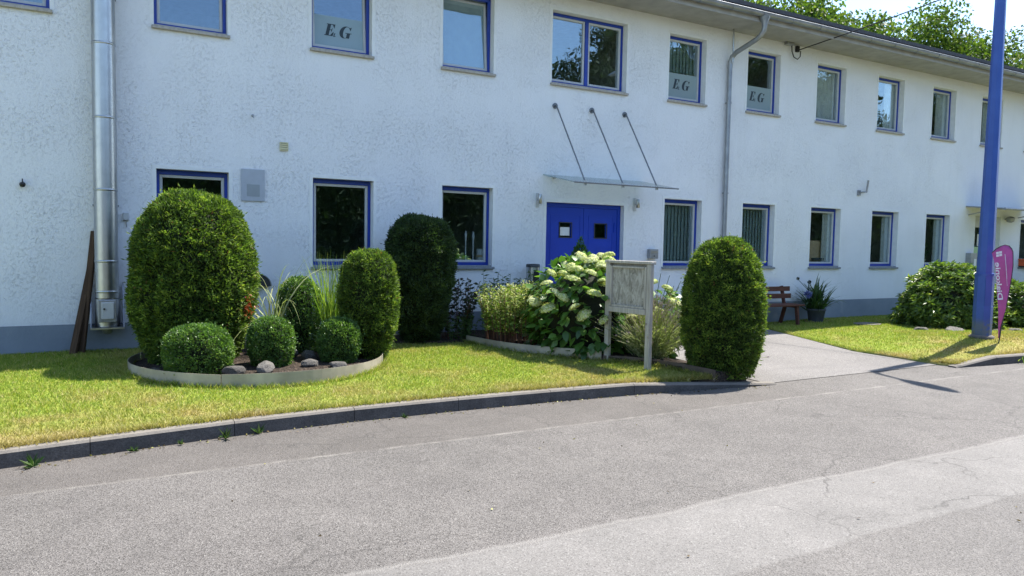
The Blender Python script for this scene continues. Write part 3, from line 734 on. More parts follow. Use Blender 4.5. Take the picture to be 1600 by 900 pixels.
# ---- the blue double door
def main_door():
    x0, x1, z0, z1 = DOOR; W = x1-x0; H = z1-z0
    mb = MB(); mb.frame(.002, W-.002, 0, H-.002, .07, .10, .17, .001, .07)
    d = mb.build('door', M['door_blue'], BLD, loc=(x0, 0, z0), bevel=.004)
    mb = MB()
    mb.add([(0, 0, 0), (0, .28, 0), (0, .28, H), (0, 0, H)], [(0, 1, 2, 3)]); mb.add([(W, 0, 0), (W, .28, 0), (W, .28, H), (W, 0, H)], [(3, 2, 1, 0)])
    mb.add([(0, 0, H), (W, 0, H), (W, .28, H), (0, .28, H)], [(0, 1, 2, 3)])
    t = .06; mb.box(-t, 0, -.005, .001, 0, H+t); mb.box(W, W+t, -.005, .001, 0, H+t); mb.box(0, W, -.005, .001, H, H+t)
    mb.build('surround', M['reveal'], d)
    mid = .87
    for k, (a, b) in enumerate(((.075, mid-.004), (mid+.004, W-.075))):
        sq = (.35, .61) if k == 0 else (1.12, 1.39)
        rows = [(.47, .73), (1.09, 1.35), (1.71, 1.97)]
        zs = [0.01]+[v for r in rows for v in r]+[H-.075]
        mb = MB(); y0, y1 = .112, .16
        mb.box(a, sq[0], y0, y1, .01, H-.075); mb.box(sq[1], b, y0, y1, .01, H-.075)
        for j in range(0, len(zs), 2): mb.box(sq[0], sq[1], y0, y1, zs[j], zs[j+1])
        mb.build('door_leaf', M['door_blue'], d)
        mb = MB()                                   # raised beading of the panel
        pa, pb = (.16, .80) if k == 0 else (.98, 1.53)
        mb.frame(pa, pb, .12, H-.2, .012, y0-.005, y0-.0005); mb.build('panel_moulding', M['door_blue'], d)
        for j, (u, v) in enumerate(rows):
            mb = MB(); mb.box(sq[0]+.002, sq[1]-.002, .135, .141, u+.002, v-.002); mb.build('pane', M['glass'], d)
            mb = MB(); mb.frame(sq[0]-.012, sq[1]+.012, u-.012, v+.012, .016, y0-.008, y0-.0008); mb.build('pane_trim', M['dark_metal'], d)
            if k == 0 and j == 2:
                mb = MB(); mb.box(sq[0]+.03, sq[1]-.03, .129, .1335, u+.03, v-.08); mb.build('paper_notice', M['paper'], d)
    mb = MB(); mb.tube([(mid-.07, .112, .95), (mid-.07, .06, .95), (mid-.19, .06, .95)], .011, 8); mb.build('handle', M['steel'], d)
    mb = MB(); mb.box(W-.14, W-.11, .096, .1115, 1.82, 2.0); mb.build('hinge', M['door_blue'], d)
    mb = MB(); mb.box(-.15, W+.15, -.55, .10, -.12, -.005); mb.build('door_step', M['kerb'], d)
main_door()
def side_door():
    x0, x1, z0, z1 = DOOR2; W = x1-x0; H = z1-z0
    mb = MB(); mb.frame(.002, W-.002, 0, H-.002, .05, .14, .20, .05, .30); mb.box(.05, W-.05, .142, .198, .95, 1.06)
    d = mb.build('door', M['white'], BLD, loc=(x0, 0, z0), bevel=.004)
    mb = MB()
    mb.add([(0, 0, 0), (0, .28, 0), (0, .28, H), (0, 0, H)], [(0, 1, 2, 3)]); mb.add([(W, 0, 0), (W, .28, 0), (W, .28, H), (W, 0, H)], [(3, 2, 1, 0)])
    mb.add([(0, 0, H), (W, 0, H), (W, .28, H), (0, .28, H)], [(0, 1, 2, 3)]); mb.build('surround', M['reveal'], d)
    for a, b in ((.06, .94), (1.07, H-.31)):
        mb = MB(); mb.box(.052, W-.052, .165, .172, a, b); mb.build('pane', M['glass'], d)
    rr = random.Random(4)
    for (u, v, s, t, m) in ((.10, 1.78, .2, .28, 'paper'), (.42, 1.72, .28, .32, 'paper'), (.16, 1.42, .34, .28, 'green_paper'), (.56, 1.40, .24, .26, 'green_paper'), (.12, 1.16, .3, .22, 'green_paper'), (.50, 1.14, .34, .22, 'paper')):
        mb = MB(); mb.box(u, u+s, .159, .162, v, v+t); mb.build('poster', M[m], d)
    mb = MB(); mb.tube([(W-.16, .14, 1.0), (W-.16, .09, 1.0), (W-.16, .09, 1.25)], .012, 8); mb.build('handle', M['steel'], d)
side_door()

# ------------------------------------------------------------------ fittings on the facade
def flue():
    f = thing('chimney_flue', 'tall stainless steel chimney flue standing against the white wall', 'flue', (.03, -.22, 0))
    r = .135
    joints = [.86, .95, 1.34, 2.25, 3.16, 4.08, 5.0, 5.9, 6.8, 7.7]
    for a, b in zip(joints[:-1], joints[1:]):
        mb = MB(); mb.lathe([(a+.004, r), (a+.006, r), (a+.012, r), (b-.020, r), (b-.014, r)], 40, cap=False); mb.build('pipe_section', M['steel'], f)
        mb = MB(); mb.lathe([(b-.018, r+.001), (b-.016, r+.0045), (b+.010, r+.0045), (b+.012, r+.001)], 40, cap=False); mb.build('clamp_band', M['steel'], f)
    mb = MB(); mb.lathe([(.50, r+.004), (.855, r+.004)], 40, cap=False); mb.build('cleanout_section', M['steel'], f)
    mb = MB(); mb.box(-.105, .105, -.165, -.115, .56, .85); b = mb.build('cleanout_box', M['grey_box'], f, bevel=.01)
    mb = MB(); mb.box(-.068, .078, -.188, -.166, .60, .82); mb.build('cleanout_door', M['white'], b, bevel=.012)
    mb = MB(); mb.tube([(-.035, -.189, .735), (-.035, -.20, .735)], .012, 10); mb.build('knob', M['black'], b)
    mb = MB(); mb.box(.082, .094, -.186, -.1655, .62, .68); mb.box(.082, .094, -.186, -.1655, .74, .80); mb.build('hinge', M['grey_box'], b)
    mb = MB(); mb.box(-.19, .19, -.19, .21, .475, .495); mb.build('base_plate', M['steel'], f)
    for s in (-1, 1):
        mb = MB(); x = s*.185; mb.prism([(.212, .496), (-.17, .496), (-.10, .56), (.17, 1.02), (.212, 1.05)], x-.006, x+.006, 'x'); mb.build('side_bracket', M['zinc'], f)
    mb = MB(); mb.lathe([(.40, .04), (.42, .06), (.474, .07)], 20); mb.build('condensate_cap', M['zinc'], f)
    for z in (2.05, 4.7):
        mb = MB(); mb.tube([(-.14, 0, z), (-.14, .215, z)], .012, 8); mb.tube([(.14, 0, z), (.14, .215, z)], .012, 8); mb.build('wall_bracket', M['zinc'], f)
flue()
for k, (xa, za, xb, lab) in enumerate(((-.10, 1.72, -.27, 'longer dark brown plank leaning behind the steel flue'), (-.14, 1.30, -.36, 'shorter dark brown plank leaning left of the steel flue'))):
    a = Vector((xa, -.035, za)); b = Vector((xb, -.26-.05*k, .15)); d = (a-b); h = d.length
    mb = MB(); mb.box(-.045, .045, -.02, .02, 0, h); o = mb.build('plank', M['plank'], loc=tuple(b), bevel=.006)
    o.rotation_euler = d.to_track_quat('Z', 'Y').to_euler(); tag(o, lab, 'plank')

def downpipe():
    d = thing('downpipe', 'zinc rain downpipe with a bent neck running down the white wall', 'downpipe', (10.98, -.075, 0))
    gx = .08; gy = -OV-.02
    mb = MB(); mb.lathe([(5.86, .05), (5.93, .055), (6.03, .095), (6.055, .10)], 20, (gx, gy, 0)); mb.build('funnel', M['zinc'], d)
    pts = [(gx, gy, 5.88), (gx, gy+.01, 5.80), (gx-.01, gy+.07, 5.72), (gx-.03, gy+.17, 5.66), (.02, -.14, 5.52), (.01, -.04, 5.45), (0, -.005, 5.36), (0, 0, 5.28)]
    mb = MB(); mb.tube(pts, .048, 16); mb.build('bent_neck', M['zinc'], d)
    for a, b in ((3.3, 5.30), (1.4, 3.32), (.1, 1.42)):
        mb = MB(); mb.tube([(0, 0, a), (0, 0, b-.06)], .046, 18); mb.tube([(0, 0, b-.07), (0, 0, b)], .050, 18); mb.build('pipe_section', M['zinc'], d)
    for z in (4.55, 2.75, .9):
        mb = MB(); mb.tube([(0, 0, z-.014), (0, 0, z+.014)], .056, 18); mb.tube([(-.055, 0, z), (-.085, 0, z)], .01, 6); mb.tube([(-.02, .04, z), (-.02, .074, z)], .008, 6); mb.build('pipe_clamp', M['zinc'], d)
    mb = MB(); mb.tube([(-.0, -.065, 5.98), (0, -.065, 5.33)], .017, 10); mb.build('drain_rod', M['steel'], d)
downpipe()

def canopy():
    c = thing('door_canopy', 'glass canopy on three steel rods above the blue door', 'canopy', (7.7, 0, 0))
    xa, xb = -1.0, 1.2; d = 1.0; zb, zf = 2.86, 2.67
    mb = MB(); mb.add([(xa, -.01, zb), (xb, -.01, zb), (xb, -d, zf), (xa, -d, zf), (xa, -.01, zb+.014), (xb, -.01, zb+.014), (xb, -d, zf+.014), (xa, -d, zf+.014)],
                      [(3, 2, 1, 0), (4, 5, 6, 7), (0, 1, 5, 4), (1, 2, 6, 5), (2, 3, 7, 6), (3, 0, 4, 7)]); mb.build('glass_pane', M['canopy_glass'], c)
    mb = MB(); mb.tube([(xa-.01, -d-.004, zf+.007), (xb+.01, -d-.004, zf+.007)], .012, 8); mb.build('edge_rail', M['rod'], c)
    for xr in (-.78, .0, .74):
        wz = 4.07; top = Vector((xr, -.05, wz)); bot = Vector((xr+.03, -d+.06, zf+.03))
        mb = MB(); mb.tube([(xr, -.001, wz), (xr, -.018, wz)], .05, 20); mb.tube([(xr, -.018, wz), (xr, -.055, wz)], .018, 12); mb.build('wall_plate', M['rod'], c)
        mb = MB(); mb.tube([top, bot], .013, 8); mb.build('rod', M['rod'], c)
        mb = MB(); mb.tube([(xr+.03, -d+.06, zf-.03), (xr+.03, -d+.06, zf+.045)], .026, 14); mb.build('glass_clamp', M['steel'], c)
        mb = MB(); mb.tube([(xr, -.001, zb-.03), (xr, -.07, zb-.035)], .022, 12); mb.build('wall_clamp', M['steel'], c)
canopy()

def wall_lamp(x, z, label):
    l = thing('wall_lamp', label, 'lamp', (x, 0, z), group='lamps either side of the blue door')
    mb = MB(); mb.box(-.03, .03, -.012, -.001, -.12, .12); mb.build('back_plate', M['white'], l, bevel=.003)
    mb = MB(); mb.tube([(0, -.012, 0), (0, -.07, 0), (0, -.085, .02)], .009, 8); mb.build('arm', M['steel'], l)
    mb = MB(); mb.lathe([(-.085, .028), (-.08, .034), (.065, .034), (.075, .028)], 20, (0, -.095, .02)); mb.build('shade', M['steel'], l)
wall_lamp(6.60, 2.42, 'small steel wall lamp left of the blue door'); wall_lamp(8.74, 2.43, 'small steel wall lamp right of the blue door')

def small(name, label, cat, parts, loc):
    t = thing(name, label, cat, loc)
    for nm, mt, fn in parts:
        mb = MB(); fn(mb); mb.build(nm, M[mt], t, bevel=.003)
    return t
small('air_vent', 'small cream air vent high on the wall', 'vent', [('vent_frame', 'cream', lambda m: m.frame(-.06, .06, -.06, .06, .014, -.03, -.001)),
      ('slat', 'cream', lambda m: m.box(-.045, .045, -.028, -.004, -.042, -.018)), ('slat', 'cream', lambda m: m.box(-.045, .045, -.026, -.004, -.012, .012)), ('slat', 'cream', lambda m: m.box(-.045, .045, -.024, -.004, .018, .042))], (2.30, 0, 3.0))
small('wall_plate', 'pale grey plate with a darker square beside the leftmost lower window', 'plate', [('plate', 'plate', lambda m: m.box(-.16, .16, -.022, -.002, -.225, .225)),
      ('printed_square', 'plate_dark', lambda m: m.box(-.085, .09, -.0245, -.0225, -.16, .01))], (1.87, 0, 2.42))
small('letter_box', 'small grey metal letter box right of the blue door', 'letter box', [('body', 'grey_box', lambda m: m.box(-.10, .10, -.09, -.001, -.09, .09)), ('flap', 'steel', lambda m: m.box(-.08, .08, -.096, -.0905, .02, .065)),
      ('lock', 'dark_metal', lambda m: m.tube([(.0, -.09, -.04), (.0, -.1, -.04)], .012, 10))], (9.17, 0, 1.51))
small('junction_box', 'small white junction box on the wall beside the steel flue', 'box', [('body', 'white', lambda m: m.box(-.035, .035, -.04, -.001, -.05, .05)), ('lid', 'white', lambda m: m.box(-.03, .03, -.046, -.0405, -.045, .045)),
      ('cable', 'grey_box', lambda m: m.tube([(0, -.02, -.05), (.01, -.012, -.14)], .006, 6))], (.26, 0, 1.92))
small('wall_hook', 'black iron hook on the wall at the far left', 'hook', [('knob', 'black', lambda m: m.lathe([(-.035, .005), (-.03, .025), (0, .035), (.02, .028), (.03, .008)], 14, (0, -.05, 0))), ('stem', 'black', lambda m: m.tube([(0, -.001, .03), (0, -.045, .025), (0, -.05, .07)], .007, 8))], (-.87, 0, 2.28))
small('wall_peg', 'tiny grey peg sticking out of the wall above the cream vent', 'peg', [('peg', 'grey_box', lambda m: m.tube([(0, -.001, 0), (0, -.06, .0), (.0, -.065, -.04)], .008, 6)), ('base', 'grey_box', lambda m: m.tube([(0, 0, 0), (0, -.01, 0)], .02, 10))], (1.87, 0, 3.4))
small('flag_holder', 'grey metal flag holder tube on the wall between window rows', 'bracket', [('tube', 'zinc', lambda m: m.tube([(.1, -.08, 0), (.1, -.12, .28)], .022, 10)), ('arm', 'zinc', lambda m: m.tube([(-.06, -.03, 0), (.1, -.085, .02)], .018, 8)), ('base', 'zinc', lambda m: m.box(-.12, -.02, -.03, -.001, -.07, .05))], (15.3, 0, 2.98))
small('wall_hood', 'dark grey half-round hood on the wall behind the arching grass', 'hood', [('hood', 'dark_metal', lambda m: m.prism([(.17*math.cos(t), .17*math.sin(t)) for t in np.linspace(0, math.pi, 17)], -.09, -.001)), ('rim', 'grey_box', lambda m: m.tube([(.175*math.cos(t), -.092, .175*math.sin(t)) for t in np.linspace(0, math.pi, 17)], .01, 6))], (1.93, 0, .98))
small('letter_box', 'pale grey letter box left of the glazed side door', 'letter box', [('body', 'grey_box', lambda m: m.box(-.16, .12, -.14, -.001, -.17, .17)), ('notice', 'paper', lambda m: m.box(-.02, .09, -.144, -.1405, -.16, .02))], (19.84, 0, 1.46))
small('side_canopy', 'grey flat canopy above the glazed side door', 'canopy', [('panel', 'zinc', lambda m: m.add([(-1.35, -.01, .08), (1.35, -.01, .08), (1.35, -.95, .0), (-1.35, -.95, .0), (-1.35, -.01, .11), (1.35, -.01, .11), (1.35, -.95, .03), (-1.35, -.95, .03)], [(3, 2, 1, 0), (4, 5, 6, 7), (0, 1, 5, 4), (1, 2, 6, 5), (2, 3, 7, 6), (3, 0, 4, 7)])),
      ('edge_rail', 'zinc', lambda m: m.tube([(-1.36, -.96, .01), (1.36, -.96, .01)], .03, 8)), ('wall_bracket', 'steel', lambda m: m.tube([(-1.2, -.005, -.12), (-1.2, -.6, .0)], .015, 6)), ('wall_bracket', 'steel', lambda m: m.tube([(1.2, -.005, -.12), (1.2, -.6, .0)], .015, 6))], (20.9, 0, 2.74))
small('side_lamp', 'round grey lamp on the wall beside the glazed side door', 'lamp', [('head', 'grey_box', lambda m: m.lathe([(-.09, .03), (-.06, .09), (.03, .11), (.07, .06), (.08, .01)], 16, (0, -.14, 0))), ('arm', 'grey_box', lambda m: m.tube([(0, -.001, 0), (0, -.1, .02)], .02, 8))], (21.45, 0, 2.56))
small('flower_box', 'orange flower box on the sill at the right edge', 'flower box', [('trough', 'orange', lambda m: m.prism([(-.12, 0), (.12, 0), (.15, .18), (-.15, .18)], -.75, .75, 'x')), ('rim', 'orange', lambda m: m.box(-.78, .78, -.165, .165, .16, .19))], (23.0, -.10, 1.30))
# cable insulator and the overhead line
ci = thing('cable_insulator', 'dark insulator box under the eaves where the cable starts', 'insulator', (12.95, 0, 5.9))
mb = MB(); mb.box(-.03, .05, -.06, -.001, -.06, .06); mb.build('box', M['black'], ci, bevel=.006)
mb = MB(); mb.box(-.40, -.18, -.12, -.03, .03, .08); mb.build('junction', M['grey_box'], ci, bevel=.006)
mb = MB(); mb.tube([(-.2, -.06, .03), (-.19, -.06, -.08), (-.15, -.08, -.2), (-.06, -.1, -.24), (.02, -.1, -.17), (.05, -.08, -.05)], .011, 6); mb.build('loop', M['black'], ci)
a = Vector((12.90, -.09, 5.85)); b = Vector((19.4, -9.5, 9.2)); pts = []
tgt1 = Vector((13.18, -1, 6.06)); 
for t in np.linspace(0, 1, 16): pts.append(a.lerp(Vector((14.6, -4.6, 6.93)), t)-Vector((0, 0, .05*math.sin(t*math.pi))))
mb = MB(); mb.tube(pts, .011, 6); tag(mb.build('overhead_cable', M['black']), 'black cable running from the eaves up across the sky', 'cable')

# ------------------------------------------------------------------ things seen behind the panes
def win_item(name, label, cat, loc, parts):
    t = thing(name, label, cat, loc)
    for nm, mt, fn in parts:
        mb = MB(); fn(mb); mb.build(nm, M[mt], t)
    return t
win_item('candle_stand', 'taller white candle stand on the sill behind the third lower window', 'candle', (5.36, .26, 1.285), [('candle', 'paper', lambda m: m.lathe([(.02, .012), (.42, .012), (.47, .022), (.53, .018), (.58, .002)], 12)), ('foot', 'steel', lambda m: m.lathe([(0, .05), (.02, .03)], 14))])
win_item('candle_stand', 'white candle stand nearer the white cup behind the third lower window', 'candle', (5.50, .26, 1.285), [('candle', 'paper', lambda m: m.lathe([(.02, .012), (.42, .012), (.47, .022), (.53, .018), (.57, .002)], 12)), ('foot', 'steel', lambda m: m.lathe([(0, .05), (.02, .03)], 14))])
win_item('cup', 'white cup with a tan rim on the sill inside the third lower window', 'cup', (5.66, .28, 1.285), [('body', 'paper', lambda m: m.lathe([(0, .07), (.13, .085)], 20)), ('band', 'tan', lambda m: m.lathe([(.131, .086), (.17, .088)], 20)), ('rim', 'paper', lambda m: m.lathe([(.171, .08), (.27, .075)], 20))])
win_item('storage_box', 'tan board box standing inside the third lower window right of the blue door', 'box', (13.98, .50, 1.1), [('box', 'tan', lambda m: m.box(-.42, .42, -.2, .2, 0, .75)), ('tray', 'pot', lambda m: m.box(.1, .45, -.27, -.21, .3, .36))])
win_item('wall_shelf', 'pale printer shelf inside the last full window of the lower row', 'shelf', (18.45, .8, 1.75), [('shelf', 'paper', lambda m: m.box(-.5, .5, -.2, .2, 0, .05)), ('printer', 'lace', lambda m: m.box(-.35, .35, -.18, .18, .052, .32))])

# ------------------------------------------------------------------ plant builders
def unit(v): return v/np.maximum(np.linalg.norm(v, axis=-1, keepdims=True), 1e-9)
def nfield(P, s, off=0.0):
    return np.array([mnoise.noise((x*s+off, y*s+off*.7, z*s-off)) for x, y, z in P])
def leaf_quads(P, Dr, Ln, Wd, rng, fold=.25):
    """one kite-shaped leaf per point: base P, direction Dr, length, width"""
    n = len(P); rv = unit(rng.normal(size=(n, 3))); w = unit(np.cross(Dr, rv)); up = np.cross(w, Dr)
    Ln = np.broadcast_to(Ln, n)[:, None]; Wd = np.broadcast_to(Wd, n)[:, None]
    mid = P+Dr*Ln*.45
    a = mid-w*Wd*.5+up*Wd*fold; b = mid+w*Wd*.5+up*Wd*fold; tip = P+Dr*Ln
    V = np.stack([P, a, tip, b], 1).reshape(-1, 3)
    return V, np.arange(4*n).reshape(-1, 4)
def profile_sample(prof, n, rng):
    z = np.array([p[0] for p in prof]); r = np.array([p[1] for p in prof])
    ds = np.hypot(np.diff(z), np.diff(r)); ar = ds*(r[1:]+r[:-1])/2+1e-6
    seg = rng.choice(len(ds), n, p=ar/ar.sum()); t = rng.random(n)
    zz = z[seg]+np.diff(z)[seg]*t; rr = r[seg]+np.diff(r)[seg]*t; th = rng.uniform(0, 2*math.pi, n)
    nz = -np.diff(r)[seg]/ds[seg]; nr = np.diff(z)[seg]/ds[seg]
    N = np.c_[nr*np.cos(th), nr*np.sin(th), nz]; P = np.c_[rr*np.cos(th), rr*np.sin(th), zz]
    return P, unit(N)
def dome_profile(h, r, base=.55, widest=.45, n_top=2.6, m=26):
    """clipped bush outline: narrow foot, widest part, rounded top (super-ellipse)"""
    out = []; zw = h*widest
    for i in range(8):
        t = i/8; out.append((zw*t, r*(base+(1-base)*math.sin(t*math.pi/2)**.85)))
    for i in range(m+1):
        a = math.pi/2*i/m; out.append((zw+(h-zw)*math.sin(a)**(2/n_top), r*max(0.0, math.cos(a))**(2/n_top)))
    return out
def bush(name, label, cat, loc, prof, n, mat, core, ln, wd, seed, relief=.02, rscale=9, spread=1.0, squash=1.0, group=None, depth=.06, lump=.03, bald=None):
    rng = np.random.default_rng(seed); t = thing(name, label, cat, loc, group=group)
    P, N = profile_sample(prof, n, rng); P[:, 1] *= squash
    f = nfield(P, rscale, seed); g = nfield(P, 2.6, seed+9)
    dep = rng.random(n)**2*depth
    P = P+N*((f*relief)+g*lump-dep)[:, None]
    Dr = unit(N*.55+rng.normal(size=(n, 3))*.62*spread+np.array([0, 0, .30]))
    st = rng.random(n) < .012; P[st] += N[st]*rng.uniform(.02, .055, st.sum())[:, None]; Dr[st] = unit(N[st]+rng.normal(size=(st.sum(), 3))*.3)     # stray shoots
    hole = nfield(P, 4.2, seed+31) > .38; kp = ~(hole & (rng.random(n) < .55)); P, N, Dr, dep, f = P[kp], N[kp], Dr[kp], dep[kp], f[kp]; n = len(P)   # thin spots
    if bald is not None:
        k = rng.random(n) > bald(P); P, N, Dr, dep, f = P[k], N[k], Dr[k], dep[k], f[k]
    m = len(P)
    V, F = leaf_quads(P, Dr, rng.uniform(.65, 1.3, m)*ln, rng.uniform(.7, 1.2, m)*wd, rng)
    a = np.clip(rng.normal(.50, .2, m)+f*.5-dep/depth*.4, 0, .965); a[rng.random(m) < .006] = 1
    np_mesh('foliage', V, F, M[mat], t, face_attr=a)
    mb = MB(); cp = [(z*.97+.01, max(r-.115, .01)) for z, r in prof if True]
    mb.lathe(cp, 28, wob=lambda th, z: 1+.04*math.sin(5*th+z*7)); o = mb.build('dark_core', M[core], t); o.scale.y = squash
    return t

# ---- clipped bushes of the ring bed
SOIL = .20
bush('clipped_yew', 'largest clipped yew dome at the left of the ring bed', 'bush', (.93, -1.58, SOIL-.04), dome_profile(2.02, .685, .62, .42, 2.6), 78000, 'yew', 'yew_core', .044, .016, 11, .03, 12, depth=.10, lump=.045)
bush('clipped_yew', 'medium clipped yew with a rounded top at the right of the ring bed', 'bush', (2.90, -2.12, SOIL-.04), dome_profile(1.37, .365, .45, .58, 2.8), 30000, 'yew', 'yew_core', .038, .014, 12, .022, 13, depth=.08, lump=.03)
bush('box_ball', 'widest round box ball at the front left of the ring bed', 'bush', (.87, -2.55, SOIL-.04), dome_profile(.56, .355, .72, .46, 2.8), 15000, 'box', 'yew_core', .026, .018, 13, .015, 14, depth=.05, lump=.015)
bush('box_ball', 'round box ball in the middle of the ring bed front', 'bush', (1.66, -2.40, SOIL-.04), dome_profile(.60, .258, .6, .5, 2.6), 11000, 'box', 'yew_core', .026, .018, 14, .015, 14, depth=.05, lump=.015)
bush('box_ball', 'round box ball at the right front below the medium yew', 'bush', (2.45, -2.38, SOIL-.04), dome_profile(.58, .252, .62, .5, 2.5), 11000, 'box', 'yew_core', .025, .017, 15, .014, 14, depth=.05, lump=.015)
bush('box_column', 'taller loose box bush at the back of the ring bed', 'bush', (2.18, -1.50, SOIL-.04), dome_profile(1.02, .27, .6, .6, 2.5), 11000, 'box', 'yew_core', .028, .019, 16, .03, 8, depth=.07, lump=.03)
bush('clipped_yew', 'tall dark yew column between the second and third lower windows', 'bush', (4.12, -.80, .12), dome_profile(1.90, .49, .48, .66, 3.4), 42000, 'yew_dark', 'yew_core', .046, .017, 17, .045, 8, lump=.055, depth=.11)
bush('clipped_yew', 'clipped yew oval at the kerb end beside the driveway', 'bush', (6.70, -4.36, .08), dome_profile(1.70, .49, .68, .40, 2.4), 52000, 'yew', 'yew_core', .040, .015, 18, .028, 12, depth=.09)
# red leaves growing through the right flank of the big yew
rng = np.random.default_rng(3); n = 120
P = np.c_[rng.normal(1.44, .045, n), rng.normal(-1.98, .06, n), rng.normal(.86, .09, n)]
V, F = leaf_quads(P, unit(rng.normal(size=(n, 3))+np.array([.5, -.5, .3])), rng.uniform(.03, .055, n), .026, rng)
tag(np_mesh('red_creeper', V, F, M['redleaf'], face_attr=rng.random(n)), 'small red-leaved creeper on the right flank of the largest yew', 'creeper')

# ---- ring bed: soil, edging bands, stones
mb = MB(); mb.lathe([(.0, RR-.006), (SOIL-.015, RR-.006), (SOIL+.02, RR*.7), (SOIL+.03, .3), (SOIL+.03, 0.01)], 60, (RC[0], RC[1], 0)); tag(mb.build('ring_soil', M['soil']), 'dark soil filling the round metal ring bed', kind='structure')
edg = thing('bed_edging', 'round pale metal edging band of the ring bed on the lawn', 'edging', (RC[0], RC[1], 0))
for k in range(4):
    a0 = R(-116+90*k); a1 = a0+R(89.7); n = 22; vs = []
    rt = RR+.004*(k % 2)
    for i in range(n+1):
        t = a0+(a1-a0)*i/n; zt = .275+.008*math.sin(3*t+k)
        for rr, z in ((rt, .08), (rt, zt), (rt-.004, zt), (rt-.004, .08)): vs.append((rr*math.cos(t), rr*math.sin(t), z))
    mb = MB(); mb.add(vs, [(4*i+j, 4*i+4+j, 4*i+4+(j+1) % 4, 4*i+(j+1) % 4) for i in range(n) for j in range(4)], False)
    mb.add(vs[:4], [(0, 1, 2, 3)]); mb.add(vs[-4:], [(3, 2, 1, 0)]); mb.build('edging_band', M['edging'], edg)
def band(name, pts, z0, z1, mat, label):
    vs = []; n = len(pts)
    for i, (x, y) in enumerate(pts):
        a = Vector(pts[max(i-1, 0)]); b = Vector(pts[min(i+1, n-1)]); d = (b-a).normalized(); nx = Vector((-d.y, d.x))*.006
        for s, z in ((1, z0), (1, z1), (-1, z1), (-1, z0)): vs.append((x+s*nx.x, y+s*nx.y, z))
    mb = MB(); mb.add(vs, [(4*i+j, 4*i+4+j, 4*i+4+(j+1) % 4, 4*i+(j+1) % 4) for i in range(n-1) for j in range(4)])
    mb.add(vs[:4], [(0, 1, 2, 3)]); mb.add(vs[-4:], [(3, 2, 1, 0)])
    return tag(mb.build(name, mat), label, 'edging')
def smooth_pts(p, m=5):
    p = [Vector(q) for q in p]; out = []
    for i in range(len(p)-1):
        a = p[max(i-1, 0)]; b = p[i]; c = p[i+1]; d = p[min(i+2, len(p)-1)]
        for k in range(m):
            t = k/m; out.append(.5*((2*b)+(c-a)*t+(2*a-5*b+4*c-d)*t*t+(3*b-a-3*c+d)*t**3))
    out.append(p[-1]); return [tuple(q) for q in out]
band('bed_edging', smooth_pts([(4.74, -1.12), (4.79, -1.38), (4.93, -2.0), (5.22, -2.56), (5.5, -2.92), (5.7, -3.22)]), .05, .27, M['edging'], 'pale metal edging strip in front of the yellow flowers')
band('bed_edging', smooth_pts([(5.71, -3.24), (6.0, -3.5), (6.17, -3.9), (6.25, -4.3), (6.28, -4.69)]), .05, .215, M['rust'], 'brown rusty edging strip curving to the kerb by the oval yew')

def rock_mesh(seed, name='rock'):
    rng = np.random.default_rng(seed); import bmesh
    bm = bmesh.new(); bmesh.ops.create_icosphere(bm, subdivisions=3, radius=1)
    pl = [(Vector(unit(rng.normal(size=3))), rng.uniform(.55, .85)) for _ in range(9)]
    for v in bm.verts:
        for nrm, d in pl:
            e = v.co.dot(nrm)-d
            if e > 0: v.co -= nrm*e*.9
        v.co *= 1+.08*mnoise.noise(v.co*2.3+Vector((seed, 0, 0)))
    me = bpy.data.meshes.new(name); bm.to_mesh(me); bm.free(); me.materials.append(M['rock']); return me
RM = [rock_mesh(s) for s in (1, 2, 3, 4)]
def rock(i, loc, sc, rz, label, group):
    o = bpy.data.objects.new('rock', RM[i % 4]); COL.objects.link(o); o.location = loc; o.scale = [v*.86 for v in sc]; o.rotation_euler = (0, 0, rz); return tag(o, label, 'rock', group)
gr = 'stones in the ring bed'
rock(0, (1.18, -2.88, .26), (.15, .10, .085), .3, 'flat grey stone wedged beside the widest box ball', gr)
rock(1, (1.53, -2.86, .27), (.19, .12, .10), 1.0, 'largest pale stone in front of the middle box ball', gr)
rock(2, (2.05, -2.62, .25), (.15, .11, .075), .6, 'dark flat stone left of the right box ball', gr)
rock(3, (2.12, -2.30, .28), (.13, .12, .10), 2.0, 'dark stone set back between the two right box balls', gr)
rock(0, (2.32, -2.80, .235), (.14, .10, .06), 2.5, 'low dark stone under the right box ball by the band', gr)
rock(1, (1.98, -2.05, .29), (.09, .08, .08), .2, 'small pale stone deep in the middle of the ring bed', gr)
rock(2, (.46, -2.45, .24), (.11, .09, .06), 1.2, 'low dark stone at the left end of the ring bed', gr)

